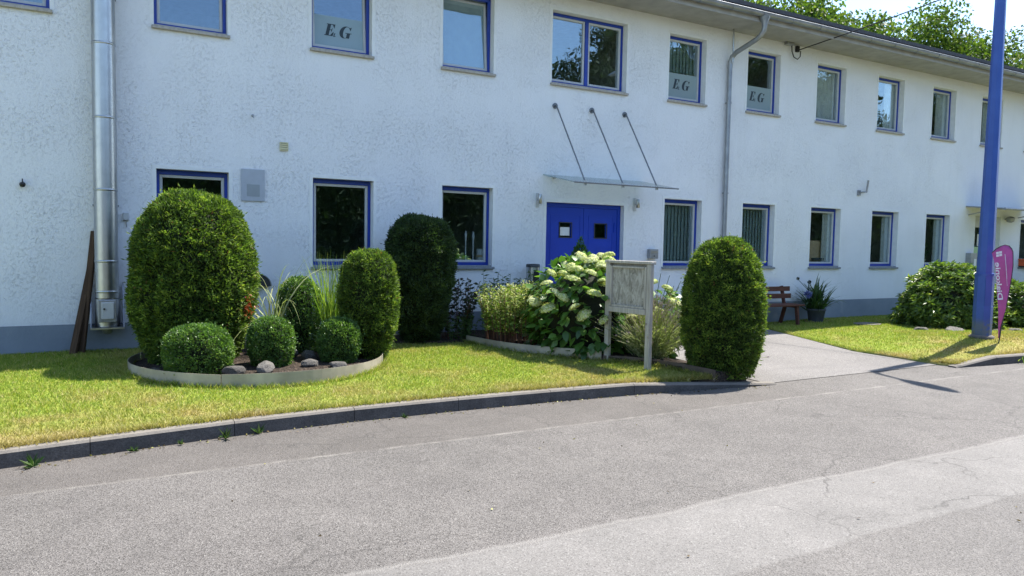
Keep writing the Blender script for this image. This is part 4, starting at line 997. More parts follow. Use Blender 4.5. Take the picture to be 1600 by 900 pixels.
# ---- blades: upright and arching ornamental grasses, agapanthus leaves
def blades(name, loc, n, ln, wd, arch, spread, mat, seed, parent=None, segs=6, up=.25):
    rng = np.random.default_rng(seed); Vs = []; Fs = []; at = []; c = 0
    for _ in range(n):
        a = rng.uniform(0, 2*math.pi); l = ln*rng.uniform(.6, 1.1); el = math.radians(rng.uniform(90-spread, 92)); d = np.array([math.cos(a)*math.cos(el), math.sin(a)*math.cos(el), math.sin(el)])
        p = np.array([rng.normal(0, up*.25), rng.normal(0, up*.25), 0.]); dirh = np.array([math.cos(a), math.sin(a), 0]); side = np.array([-math.sin(a+rng.normal(0, .6)), math.cos(a+rng.normal(0, .6)), 0]); bend = arch*rng.uniform(.4, 1.3); rv = rng.random()
        pts = []
        for s in range(segs+1):
            t = s/segs; w = wd*(1-t**2.2)*.5+.0006; pts.append((p.copy(), w)); step = l/segs
            p = p+d*step; d = unit(d+np.array([dirh[0]*bend*.5, dirh[1]*bend*.5, -bend])*(.25+t)/segs*2)
        for (q, w) in pts: Vs += [q-side*w, q+side*w]
        for s in range(segs): Fs.append((c+2*s, c+2*s+1, c+2*s+3, c+2*s+2)); at.append(np.clip(rv+rng.normal(0, .05), 0, 1))
        c += 2*(segs+1)
    o = np_mesh(name, np.array(Vs), np.array(Fs), M[mat], parent, face_attr=at, loc=loc); return o
t = thing('upright_grass', 'upright green ornamental grass behind the right box ball', 'grass', (2.58, -1.62, SOIL))
tag(blades('blades', (0, 0, 0), 240, 1.24, .011, .36, 26, 'grass_blade', 21, t, up=.36), kind='stuff')
t = thing('arching_grass', 'pale arching grass spilling out beside the largest yew', 'grass', (1.80, -1.75, SOIL+.25))
tag(blades('blades', (0, 0, 0), 38, 1.4, .016, 2.0, 48, 'pale_blade', 22, t, segs=9, up=.15), kind='stuff')

# ---- hydrangea
def ovate_leaf(name, mat, L=1.0, W=.62):
    xs = [0, .18, .42, .7, 1.0]; ws = [0.02, .36, .5, .36, 0.0]; vs = []; fs = []
    for x, w in zip(xs, ws):
        dz = -.18*x*x; vs += [(x*L, -w*W, .10*w+dz), (x*L, 0, dz), (x*L, w*W, .10*w+dz)]
    for i in range(4):
        b = 3*i; fs += [(b, b+1, b+4, b+3), (b+1, b+2, b+5, b+4)]
    V = np.array(vs); return V, np.array(fs)
def place_leaf(V, P, Dr, Up, s):
    Dr = unit(Dr); S_ = unit(np.cross(Up, Dr)); U = np.cross(Dr, S_)
    return P+(V[:, :1]*Dr+V[:, 1:2]*S_+V[:, 2:3]*U)*s
def hydrangea(label, loc, prof, n, nparts, seed, spots):
    hy = thing('hydrangea', label, 'hydrangea', loc, group='cream hydrangeas in the bed')
    rng = np.random.default_rng(seed); V0, F0 = ovate_leaf('leaf', None)
    protos = []
    for k in range(5):
        me_o = np_mesh('leaf', V0*np.array([1, .9+.05*k, 1.0]), F0, M['hyd_leaf'], None, face_attr=np.full(len(F0), .1+.2*k), smooth=True); protos.append(me_o)
    mb = MB(); mb.lathe([(z*.9, max(.01, r-.2)) for z, r in prof], 22); mb.build('dark_core', M['yew_core'], hy)
    P, N = profile_sample(prof, n, rng)
    P[:, 1] *= 1.0; g = nfield(P, 2.4, 3); P += N*(g*.12)[:, None]
    inner = rng.random(n) < .35; P[inner] *= rng.uniform(.72, .92, inner.sum())[:, None]
    camd = unit(np.array([-5.98, -8.55, 1.4])); vis = (N@camd)+rng.normal(0, .2, n)-inner*.5
    order = np.argsort(-vis); rest = []
    for c, i in enumerate(order):
        out = N[i]*np.array([1, 1, .3]); Dr = unit(out*.8+rng.normal(size=3)*.45+np.array([0, 0, -.25])); Up = unit(N[i]*.6+np.array([0, 0, .9])+rng.normal(size=3)*.3); s = rng.uniform(.118, .18)
        if c < nparts:
            S_ = unit(np.cross(Up, Dr)); U = np.cross(Dr, S_); m = Matrix(((Dr[0], S_[0], U[0], P[i][0]), (Dr[1], S_[1], U[1], P[i][1]), (Dr[2], S_[2], U[2], P[i][2]), (0, 0, 0, 1)))
            pr = protos[rng.integers(0, 5)]; o = pr.copy(); COL.objects.link(o); o.parent = hy; o.matrix_local = m @ Matrix.Scale(s, 4)
        else: rest.append(place_leaf(V0, P[i], Dr, Up, s))
    for p in protos: bpy.data.objects.remove(p)
    V = np.concatenate(rest); F = np.concatenate([F0+len(V0)*k for k in range(len(rest))])
    tag(np_mesh('foliage', V, F, M['hyd_leaf'], hy, face_attr=np.repeat(rng.random(len(rest)), len(F0)), smooth=True), kind='stuff')
    # flower heads: domes of small four-petalled florets
    heads = []
    for k in range(3):
        m = 420; th = rng.uniform(0, 2*math.pi, m); ph = np.arccos(rng.uniform(-.12, 1, m)); Nn = np.c_[np.sin(ph)*np.cos(th), np.sin(ph)*np.sin(th), np.cos(ph)*.75]; Pp = Nn*(1+rng.normal(0, .09, m))[:, None]
        Vv = []; 
        a = unit(np.cross(unit(Nn), rng.normal(size=(m, 3)))); b = np.cross(unit(Nn), a); s = rng.uniform(.12, .2, m)[:, None]; lift = unit(Nn)*s*.35
        Vv = np.stack([Pp-a*s+lift, Pp-b*s, Pp+a*s+lift, Pp+b*s], 1).reshape(-1, 3)
        o = np_mesh('flower_head', Vv, np.arange(4*m).reshape(-1, 4), M['floret'], None, face_attr=np.clip(rng.normal(.30+.2*k, .3, m), 0, 1)); heads.append(o)
    mb = MB(); mb.lathe([(-.1, .75), (.1, .9), (.45, .75), (.66, .4), (.72, .05)], 12)
    for k, (x, y, z) in enumerate(spots):
        q = rng.integers(0, 3); s = rng.uniform(.062, .092)
        if k < 13: q = (k*7) % 3
        o = inst(heads[q], hy, (x, y, z), (rng.normal(0, .3)-.25, rng.normal(0, .3)-.1, rng.uniform(0, 6)), (s*rng.uniform(.9, 1.25), s*1.05, s*.8))
    for p in heads: bpy.data.objects.remove(p)
    mb = MB()
    for k in range(26):
        a = rng.uniform(0, 6.28); r0 = rng.uniform(0, .2); r1 = rng.uniform(.3, .7); h = rng.uniform(.7, 1.15)
        mb.tube([(r0*math.cos(a), r0*math.sin(a), -.05), (r1*.5*math.cos(a), r1*.5*math.sin(a), h*.5), (r1*math.cos(a), r1*math.sin(a), h)], [.008, .006, .004], 5, False)
    mb.build('stems', M['stem'], hy)
HS = [(-.55, -.45, 1.02), (-.32, -.55, 1.10), (-.1, -.5, 1.16), (.12, -.45, 1.20), (-.42, -.2, 1.18), (.0, -.15, 1.30), (.22, -.2, 1.33), (.38, -.42, 1.10), (-.15, -.3, 1.25), (.45, -.15, 1.22), (.1, .2, 1.28), (-.3, .1, 1.2), (.6, .05, 1.1),
             (-.62, -.62, .66), (-.50, -.66, .56), (-.28, -.80, .50), (-.72, -.3, .82), (.08, -.72, .84), (.36, -.62, .92), (-.76, -.15, .95), (.30, -.80, .36), (.52, -.62, .20), (.22, -.86, .30), (-.68, -.44, .78), (.62, -.42, .46), (.80, -.28, .40), (.76, -.2, .76), (.88, .0, .84), (.92, -.05, .62), (.98, -.1, .50), (.95, .1, .98), (.70, -.56, .30), (-.86, .0, .70), (-.80, -.25, .62), (-.12, -.86, .66), (-.40, -.74, .84), (.10, -.88, .52), (-.05, -.78, .98),
             (-.66, -.1, 1.08), (-.2, -.66, .98), (.26, -.58, 1.04), (-.48, -.42, 1.14), (.3, .05, 1.3), (-.05, -.4, 1.22), (.5, -.3, 1.14), (-.58, -.3, 1.06), (.14, -.32, 1.27), (-.12, -.02, 1.3)]
hydrangea('big hydrangea with cream flower heads in front of the blue door', (5.98, -2.45, .18), dome_profile(1.24, .82, .72, .42, 2.3), 1150, 300, 31, HS)
hydrangea('smaller hydrangea with cream heads behind the right side of the notice board', (6.86, -2.72, .14), dome_profile(.92, .46, .7, .45, 2.3), 420, 200, 33,
          [(.1, -.3, .92), (.28, -.2, .82), (.38, -.25, .66), (.05, -.42, .74), (-.2, -.44, .62), (.34, -.38, .50), (-.3, -.42, .40), (.2, -.48, .58), (-.1, -.5, .48), (.0, -.1, 1.0), (.42, -.05, .76), (-.35, -.3, .72)])

# ---- leafy perennials on upright stems
def perennial(name, label, cat, loc, n, h, rx, ry, leaf_mat, ln, wd, seed, flower=None, stem='stem', nl=22, lean=.18, fl=.25, group=None, leaf_from=.2, fs=1.0):
    rng = np.random.default_rng(seed); t = thing(name, label, cat, loc, group=group); P = []; Dr = []; FP = []; FD = []; mb = MB()
    for _ in range(n):
        a = rng.uniform(0, 6.28); q = math.sqrt(rng.random()); bx, by = q*rx*math.cos(a), q*ry*math.sin(a)
        hh = h*rng.uniform(.72, 1.08); lx, ly = rng.normal(0, lean)*hh+bx*.15, rng.normal(0, lean)*hh+by*.15
        f = lambda s: np.array([bx+lx*s*s, by+ly*s*s, hh*s])
        mb.tube([f(0), f(.5), f(1)], [.005, .004, .0025], 4, False)
        for k in range(nl):
            s = leaf_from+(1-leaf_from)*(k+rng.random())/nl; b = rng.uniform(0, 6.28); P.append(f(s)); Dr.append((math.cos(b), math.sin(b), rng.uniform(-.1, .7)))
        if flower:
            m = int(26*fs)
            for k in range(m):
                s = 1-fl+fl*1.12*(k+rng.random())/m; b = rng.uniform(0, 6.28); taper = 1.15-s*.55; FP.append(f(s)+np.array([math.cos(b), math.sin(b), 0])*.022*taper); FD.append((math.cos(b), math.sin(b), rng.uniform(.0, .8)))
    tag(mb.build('stems', M[stem], t), kind='stuff')
    P = np.array(P); Dr = unit(np.array(Dr)); m = len(P); V, F = leaf_quads(P, Dr, rng.uniform(.6, 1.25, m)*ln, rng.uniform(.7, 1.2, m)*wd, rng)
    tag(np_mesh('foliage', V, F, M[leaf_mat], t, face_attr=np.clip(rng.normal(.5, .25, m)+(P[:, 2]/h-.5)*.4, 0, 1)), kind='stuff')
    if flower:
        FP = np.array(FP); m = len(FP); V, F = leaf_quads(FP, unit(np.array(FD)), rng.uniform(.7, 1.2, m)*.026, .018, rng)
        tag(np_mesh('flowers', V, F, M[flower], t, face_attr=rng.random(m)), kind='stuff')
    return t
perennial('loosestrife', 'yellow-green flowering loosestrife clump left of the hydrangea', 'flowers', (5.02+.26, -1.62, .15), 170, .86, .42, .58, 'loose', .075, .028, 41, 'loose_flower', 'brown_stem', 30, .07, .30, leaf_from=.32)
perennial('dark_shrub', 'dark leafy rose shrub between the tall yew and the yellow flowers', 'shrub', (4.78, -.72, .13), 26, .92, .26, .22, 'dark_leaf', .075, .05, 42, None, 'brown_stem', 22, .14)
perennial('leafy_perennial', 'green leafy stems against the wall left of the steel bin', 'plant', (5.75, -.62, .13), 44, 1.02, .48, .22, 'mid_leaf', .085, .026, 43, None, 'stem', 24, .08)
perennial('leafy_perennial', 'low grey-green plant at the left end of the metal strip', 'plant', (4.72, -.98, .13), 22, .42, .22, .14, 'mid_leaf', .055, .03, 44, None, 'stem', 16, .2)
# lavender mounds
def lavender(label, loc, n, h, seed, spread=55):
    rng = np.random.default_rng(seed); t = thing('lavender', label, 'lavender', loc); mb = MB(); FP = []; FD = []; LP = []; LD = []
    for _ in range(n):
        a = rng.uniform(0, 6.28); el = R(rng.uniform(90-spread, 88)); l = h*rng.uniform(.7, 1.1); d = np.array([math.cos(a)*math.cos(el), math.sin(a)*math.cos(el), math.sin(el)]); p0 = np.array([rng.normal(0, .07), rng.normal(0, .07), 0])
        p1 = p0+d*l*.5+np.array([0, 0, .03]); p2 = p0+d*l-np.array([0, 0, .03]); mb.tube([p0, p1, p2], [.0035, .003, .0025], 3, False)
        for k in range(7): FP.append(p1+(p2-p1)*(.72+.3*rng.random())); FD.append(d+rng.normal(size=3)*.5)
        for k in range(12): LP.append(p0+(p1-p0)*rng.uniform(.2, 1.35)); LD.append(d+rng.normal(size=3)*.5)
    me = mb.build('stems', M['lav'], t); tag(me, kind='stuff'); at = me.data.attributes.new('rnd', 'FLOAT', 'FACE'); at.data.foreach_set('value', rng.random(len(me.data.polygons)).astype(np.float32))
    for nm, Q, D_, l, w_, mt in (('flowers', FP, FD, .022, .010, 'lav_flower'), ('foliage', LP, LD, .055, .008, 'lav')):
        Q = np.array(Q); V, F = leaf_quads(Q, unit(np.array(D_)), l, w_, rng); tag(np_mesh(nm, V, F, M[mt], t, face_attr=rng.random(len(Q))), kind='stuff')
lavender('pale spiky lavender mound behind the right post of the board', (6.36, -3.42, .16), 700, .86, 51, 66)
lavender('small purple lavender at the driveway edge behind the oval yew', (7.28, -4.12, .10), 90, .38, 52, 65)
# variegated hosta at the foot of the hydrangea
h = thing('hosta', 'small white-edged hosta leaves hanging over the edging below the hydrangea', 'hosta', (5.42, -2.62, .2)); rng = np.random.default_rng(61); V0, F0 = ovate_leaf('leaf', None, 1, .34)
pr = np_mesh('leaf', V0, F0, M['pale_blade'], None, face_attr=np.full(len(F0), .75), smooth=True); pr2 = np_mesh('leaf', V0, F0, M['hyd_leaf'], None, face_attr=np.full(len(F0), .5), smooth=True)
for k in range(26):
    a = rng.uniform(0, 6.28); inst(pr if k % 3 else pr2, h, (.05*math.cos(a), .05*math.sin(a), .06), (rng.normal(0, .3), R(rng.uniform(5, 45)), a), rng.uniform(.13, .22))
bpy.data.objects.remove(pr); bpy.data.objects.remove(pr2)

# small potted conifer by the door, steel bin
cf = thing('potted_conifer', 'small pointed conifer in a pot before the blue door', 'conifer', (6.95, -.85, .06))
rng = np.random.default_rng(71); prof = [(.34, .05), (.42, .22), (.6, .30), (.9, .27), (1.2, .20), (1.45, .115), (1.58, .055), (1.70, .0)]
P, N = profile_sample(prof, 7000, rng); Dr = unit(N*.5+rng.normal(size=P.shape)*.3+np.array([0, 0, .9])); V, F = leaf_quads(P+N*(rng.random(7000)*.04-.03)[:, None], Dr, rng.uniform(.04, .07, 7000), .016, rng)
np_mesh('foliage', V, F, M['conifer'], cf, face_attr=rng.random(7000))
mb = MB(); mb.lathe([(.3, .02), (.6, .2), (.9, .18), (1.45, .04)], 14); mb.build('trunk', M['yew_core'], cf)  # solid near-black core behind the foliage
mb = MB(); mb.lathe([(0, .13), (.30, .18), (.33, .19), (.36, .19), (.36, .165), (.32, .16)], 24); mb.build('pot', M['terracotta'], cf)
bn = thing('ash_bin', 'slim brushed steel bin with a rounded slot left of the blue door', 'bin', (6.41, -.22, .1))
mb = MB(); mb.lathe([(0, .115), (1.16, .115)], 28); mb.build('body', M['steel'], bn)
mb = MB(); mb.lathe([(1.161, .12), (1.2, .12), (1.215, .11), (1.22, .01)], 28); mb.build('lid', M['dark_metal'], bn)
mb = MB(); mb.prism([(.055*math.cos(t), 1.02+.10*math.sin(t)) for t in np.linspace(0, math.pi, 13)]+[(-.055, .90), (.055, .90)], -.122, -.10); mb.build('slot', M['black'], bn)

# ------------------------------------------------------------------ weathered notice board
nb = thing('notice_board', 'weathered grey wooden notice board on two posts beside the hydrangea', 'notice board', (5.83, -3.59, .13), R(-80))
for s in (-1, 1):
    mb = MB(); mb.box(s*.345-.036, s*.345+.036, -.03, .03, -.1, 1.30); mb.build('post', M['grey_wood'], nb, bevel=.006)
mb = MB(); mb.box(-.306, .306, -.005, .028, .745, 1.27); mb.build('back_panel', M['board_peel'], nb)
mb = MB(); mb.box(-.392, .392, -.042, .055, 1.302, 1.338); mb.build('top_rail', M['grey_wood'], nb, bevel=.006)
mb = MB(); mb.box(-.308, .308, -.038, .029, .67, .742); mb.build('bottom_rail', M['grey_wood'], nb, bevel=.006)
for s in (-1, 1):
    mb = MB(); mb.box(s*.29-.015, s*.29+.015, -.028, -.006, .746, 1.268); mb.build('inner_bead', M['grey_wood'], nb)
for za in (1.246, .746):
    mb = MB(); mb.box(-.266, .266, -.028, -.006, za, za+.022); mb.build('inner_bead', M['grey_wood'], nb)
mb = MB(); mb.box(-.36, .36, .031, .045, .70, 1.30); mb.build('rear_board', M['grey_wood'], nb, bevel=.004)

# ------------------------------------------------------------------ bench and potted agapanthus
be = thing('park_bench', 'low brown wooden bench against the wall behind the oval yew', 'bench', (11.95, -.42, .06))
for s in (-.62, .62):
    for nm, pts in (('leg', [(s, -.24, 0), (s, -.19, .40)]), ('leg', [(s, .22, 0), (s, .10, .41)])):
        mb = MB(); a, b = pts; d = Vector(b)-Vector(a); mb.box(-.025, .025, -.035, .035, 0, d.length); o = mb.build(nm, M['bench_wood'], be, bevel=.004, loc=a); o.rotation_euler = d.to_track_quat('Z', 'Y').to_euler()
    mb = MB(); mb.box(-.025, .025, -.03, .03, 0, .44); o = mb.build('back_post', M['bench_wood'], be, bevel=.004, loc=(s, .12, .38)); o.rotation_euler.x = R(-14)
    mb = MB(); mb.box(s-.03, s+.03, -.23, .17, .37, .408); mb.build('seat_bearer', M['bench_wood'], be, bevel=.004)
for k in range(4):
    mb = MB(); y = -.25+k*.105; mb.box(-.80, .80, y, y+.09, .412, .446); mb.build('seat_slat', M['bench_wood'], be, bevel=.006)
for z, y in ((.55, .135), (.70, .17)):
    mb = MB(); mb.box(-.80, .80, y-.022, y+.006, z, z+.10); o = mb.build('back_slat', M['bench_wood'], be, bevel=.006)
ag = thing('potted_agapanthus', 'agapanthus with strappy leaves in a dark pot by the wall', 'potted plant', (13.42, -.42, .07))
mb = MB(); mb.lathe([(.03, .15), (.26, .185), (.27, .20), (.31, .20), (.31, .175), (.27, .165)], 28); mb.build('pot', M['pot'], ag)
mb = MB(); mb.lathe([(0, .19), (.012, .23), (.035, .24), (.035, .22), (.015, .2)], 28); mb.build('saucer', M['terracotta'], ag)
o = blades('leaves', (0, 0, .26), 170, .78, .040, 1.05, 62, 'agap', 81, ag, segs=6, up=.3); tag(o, kind='stuff')
mb = MB()
for (x, y, z) in ((-.55, -.22, .62), (-.62, .0, .95), (-.38, -.1, .88)): mb.tube([(0, 0, .28), (x*.4, y*.5, .28+(z-.28)*.6), (x, y, z)], .006, 5)
mb.build('flower_stem', M['stem'], ag)
rng = np.random.default_rng(82)
for (x, y, z), s, mt in (((-.55, -.22, .64), .085, 'agap_flower'), ((-.62, 0, .96), .035, 'dark_leaf'), ((-.38, -.1, .89), .04, 'dark_leaf')):
    m = 60; N = unit(rng.normal(size=(m, 3))); V, F = leaf_quads(N*.2*s+np.array([x, y, z]), N, s, s*.45, rng); np_mesh('flower_head', V, F, M[mt], ag, face_attr=rng.random(m))

# ------------------------------------------------------------------ rhododendrons and their stones
def rhodo(label, loc, rx, ry, h, n, seed):
    rng = np.random.default_rng(seed); t = thing('rhododendron', label, 'shrub', loc); prof = dome_profile(h, 1.0, .82, .25, 1.75)
    P, N = profile_sample(prof, n, rng); P *= np.array([rx, ry, 1]); N = unit(N/np.array([rx, ry, 1])); g = nfield(P, 2.2, seed); g2 = nfield(P, 5.5, seed+3)
    P = P+N*(g*.26+g2*.13-rng.random(n)**2*.2)[:, None]; Vs = []; Fs = []; at = []; c = 0
    k = 7; ax = unit(N*.7+np.array([0, 0, .7])+rng.normal(size=(n, 3))*.25)
    for j in range(k):
        ph = 2*math.pi*j/k+rng.normal(0, .3, n); a = unit(np.cross(ax, np.array([.3, .9, .2]))); b = np.cross(ax, a); Dr = unit(a*np.cos(ph)[:, None]+b*np.sin(ph)[:, None]+ax*rng.uniform(-.1, .7, n)[:, None])
        V, F = leaf_quads(P, Dr, rng.uniform(.09, .15, n), .044, rng, .12); Vs.append(V); Fs.append(F+c); c += len(V); at.append(np.clip(rng.normal(.45, .22, n)+g2*.4, 0, 1))
    tag(np_mesh('foliage', np.concatenate(Vs), np.concatenate(Fs), M['rhodo'], t, face_attr=np.concatenate(at)), kind='stuff')
    mb = MB(); mb.lathe([(z*.9, max(.01, r-.2)) for z, r in prof], 22); o = mb.build('dark_core', M['yew_core'], t); o.scale = (rx, ry, 1)
rhodo('broad glossy rhododendron in front of the lower windows on the right', (15.3, -2.15, .05), .88, .95, 1.36, 2300, 91)
rhodo('smaller rhododendron half hidden behind the blue lamp pole', (17.6, -2.7, .05), 1.15, .95, .95, 1800, 92)
gg = 'stones round the rhododendrons'
for i, (x, y, z, sx, sy, sz, r_, lab) in enumerate(((13.95, -2.4, .08, .24, .2, .14, .2, 'dark stone at the left end below the broad rhododendron'), (14.28, -2.92, .10, .34, .24, .17, .9, 'widest grey stone under the front of the broad rhododendron'),
        (14.75, -3.2, .08, .24, .2, .15, 1.9, 'small grey stone right of the widest stone'), (15.2, -3.28, .08, .24, .18, .14, 2.4, 'grey stone just left of the blue lamp pole'), (15.65, -3.25, .08, .26, .2, .14, .4, 'pale stone half hidden by the blue lamp pole'),
        (16.55, -3.62, .14, .34, .26, .24, 1.1, 'grey stone right of the magenta flag'), (17.2, -3.75, .13, .30, .22, .20, 2.8, 'dark stone at the right edge below the small rhododendron'))):
    rock(i, (x, y, z), (sx, sy, sz), r_, lab, gg)
mb = MB(); mb.prism([(.33*math.cos(t)*(1+.05*math.sin(3*t)), .24*math.sin(t)) for t in np.linspace(0, 2*math.pi, 14)[:-1]], .075, .125, 'z'); o = mb.build('stepping_stone', M['kerb'], bevel=.008, loc=(14.0, -1.25, 0)); tag(o, 'flat stepping stone in the grass left of the broad rhododendron', 'stone')

# ------------------------------------------------------------------ blue lamp pole
PB = (12.66, -4.25)
pz = rz_(*PB)
lp = thing('lamp_pole', 'tall blue street lamp pole standing on the right lawn', 'street lamp', (PB[0], PB[1], pz), R(-12))
mb = MB(); mb.lathe([(-.1, .142), (.52, .142), (.525, .14), (1.02, .14), (1.06, .13), (1.075, .124)], 8); o = mb.build('base_section', M['pole'], lp); 
for p in o.data.polygons: p.use_smooth = False
mb = MB(); mb.lathe([(-.06, .19), (.0, .19), (.035, .185), (.05, .15)], 8); mb.build('base_collar', M['kerb'], lp)
mb = MB(); mb.lathe([(1.07, .122), (3.5, .100), (6.0, .074)], 8); o = mb.build('shaft', M['pole'], lp)
for p in o.data.polygons: p.use_smooth = False
mb = MB(); mb.lathe([(1.025, .145), (1.065, .145)], 8); mb.build('collar', M['pole'], lp)
mb = MB(); mb.box(-.05, .05, -.138, -.131, .56, .98); o = mb.build('service_door', M['pole'], lp); o.rotation_euler.z = R(-22.5)
mb = MB(); mb.tube([(0, 0, 5.95), (-.0, -.12, 6.08), (-.0, -.55, 6.15)], [.05, .04, .03], 10); o = mb.build('arm', M['pole'], lp)
mb = MB()
for z, ww, hh in ((0, 1, 0), ):
    vs = []; fs = []; n = 12; prof = [(0, .03, .03), (.1, .08, .05), (.35, .14, .075), (.62, .13, .07), (.8, .07, .05), (.88, .02, .02)]
    for y, w_, h_ in prof:
        for k in range(n): a = 2*math.pi*k/n; vs.append((w_*math.cos(a), -.5-y, 6.15+h_*math.sin(a)))
    for i in range(len(prof)-1):
        for k in range(n): fs.append((i*n+k, i*n+(k+1) % n, (i+1)*n+(k+1) % n, (i+1)*n+k))
    mb.add(vs, fs, True); mb.add(vs[:n], [tuple(range(n))]); mb.add(vs[-n:], [tuple(range(n))])
mb.build('lamp_head', M['grey_box'], lp)

# ------------------------------------------------------------------ magenta feather flag
FB = (12.50, -4.60)
ff = thing('feather_flag', 'magenta feather flag with mirrored white lettering beside the blue pole', 'flag', (FB[0], FB[1], rz_(*FB)), R(-58))
sc = .0107/5.63
def fp(zx, zy): return ((zx-143)*sc, (880-zy)*sc)
top_x, top_y = [60, 75, 90, 105, 120, 135, 150, 165, 180, 190, 198, 204, 208, 211], [125, 105, 90, 78, 68, 60, 55.5, 56.5, 64, 74, 86, 98, 112, 126]
left = [(140, 840), (136, 740), (130, 620), (120, 520), (110, 430), (101, 330), (90, 240), (76, 180), (60, 125)]
right = [(150, 830), (158, 740), (170, 660), (186, 540), (200, 430), (210, 320), (214, 230), (211, 150), (208, 112), (198, 86), (180, 64), (150, 55.5), (120, 68), (90, 90), (60, 125)]
def edge_at(pts, zy):
    p = sorted([(b, a) for a, b in pts]); return float(np.interp(zy, [q[0] for q in p], [q[1] for q in p]))
rows = list(np.linspace(840, 126, 22)); vs = []; ncol = 18
def wav(x, z): return .012*math.sin(x*34+z*3)+.010*math.sin(z*9)
grid = []
rp = [q for q in right if q[1] >= 55][:8]
for zy in rows:
    a = edge_at(left, zy); b = edge_at(rp, zy)
    grid.append([(fp(a+(b-a)*k/ncol, zy)) for k in range(ncol+1)])
top = []
for k in range(ncol+1):
    zx = 60+(edge_at(rp, 126)-60)*k/ncol; zt = np.interp(zx, top_x, top_y); top.append((zx, zt))
for fr in (.5, 1.0): grid.append([fp(zx, 126+(zt-126)*fr) for zx, zt in top])
for g_ in grid:
    for (x, z) in g_: vs.append((x, wav(x, z), z))
m = ncol+1; mb = MB(); mb.add(vs, [(r*m+k, r*m+k+1, (r+1)*m+k+1, (r+1)*m+k) for r in range(len(grid)-1) for k in range(ncol)], True)
o = mb.build('cloth', M['flag'], ff); sm = o.modifiers.new('thick', 'SOLIDIFY'); sm.thickness = .002
pp = [fp(143, 900)]+[fp(zx, zy) for zx, zy in [(150, 840)]+right[1:]]
mb = MB(); mb.tube([(fp(144, 0)[0], 0, -.12)]+[(x, wav(x, z), z) for x, z in pp], [.010]*4+[.006]*(len(pp)-3), 8); mb.build('pole', M['dark_metal'], ff)
def text_mesh(body, size):
    cu = bpy.data.curves.new('lettering', 'FONT'); cu.body = body; cu.size = size; cu.offset = size*.022; cu.resolution_u = 3
    ob = bpy.data.objects.new('tmp', cu); COL.objects.link(ob); dg = bpy.context.evaluated_depsgraph_get(); me = bpy.data.meshes.new_from_object(ob.evaluated_get(dg))
    bpy.data.objects.remove(ob); return me
me = text_mesh('Diakonie', .155)
x0, z0 = fp(122, 518); x1, z1 = fp(88, 205); ang = math.atan2(z1-z0, x1-x0); xs_ = [v.co.x for v in me.vertices]; tl = max(xs_)-min(xs_); Ld = math.hypot(x1-x0, z1-z0); ca, sa = math.cos(ang), math.sin(ang)
for v in me.vertices:
    a = (v.co.x-min(xs_))/tl*Ld; b = v.co.y*.62          # reading upwards, tops to the right: the back of the cloth
    x = x0+ca*a+sa*b; z = z0+sa*a-ca*b; v.co = (x, wav(x, z)-.006, z)
me.materials.append(M['flag_print']); o = bpy.data.objects.new('lettering', me); COL.objects.link(o); o.parent = ff
mb = MB()
for (u, v) in ((90, 118), (111, 112), (92, 140), (113, 134)):
    q = [fp(u, v), fp(u+19, v-5), fp(u+20, v+14), fp(u+1, v+19)]; mb.add([(x, wav(x, z)-.006, z) for x, z in q], [(0, 1, 2, 3)])
mb.build('emblem', M['flag_print'], ff)
mb = MB()
for k in range(26):
    t0 = k/26; u = 150+t0*30; v = 135+t0*265; w_ = 5 if k < 20 else 2.5; q = [fp(u, v), fp(u+w_, v), fp(u+w_+.8, v+7.5), fp(u+.8, v+7.5)]; mb.add([(x, wav(x, z)-.006, z) for x, z in q], [(0, 1, 2, 3)])
mb.build('small_print', M['flag_print'], ff)

# pale green dome at the right edge
dm = thing('domed_cover', 'pale green domed cover at the right edge near the side door', 'cover', (21.9, -1.35, .05))
mb = MB(); mb.lathe([(0, 1.02), (.3, 1.05), (.7, .98), (1.05, .78), (1.28, .48), (1.38, .2), (1.40, .01)], 28); mb.build('shell', M['dome'], dm)
mb = MB(); mb.lathe([(-.02, 1.06), (.06, 1.08), (.08, 1.05)], 28, cap=False); mb.build('rim', M['grey_box'], dm)

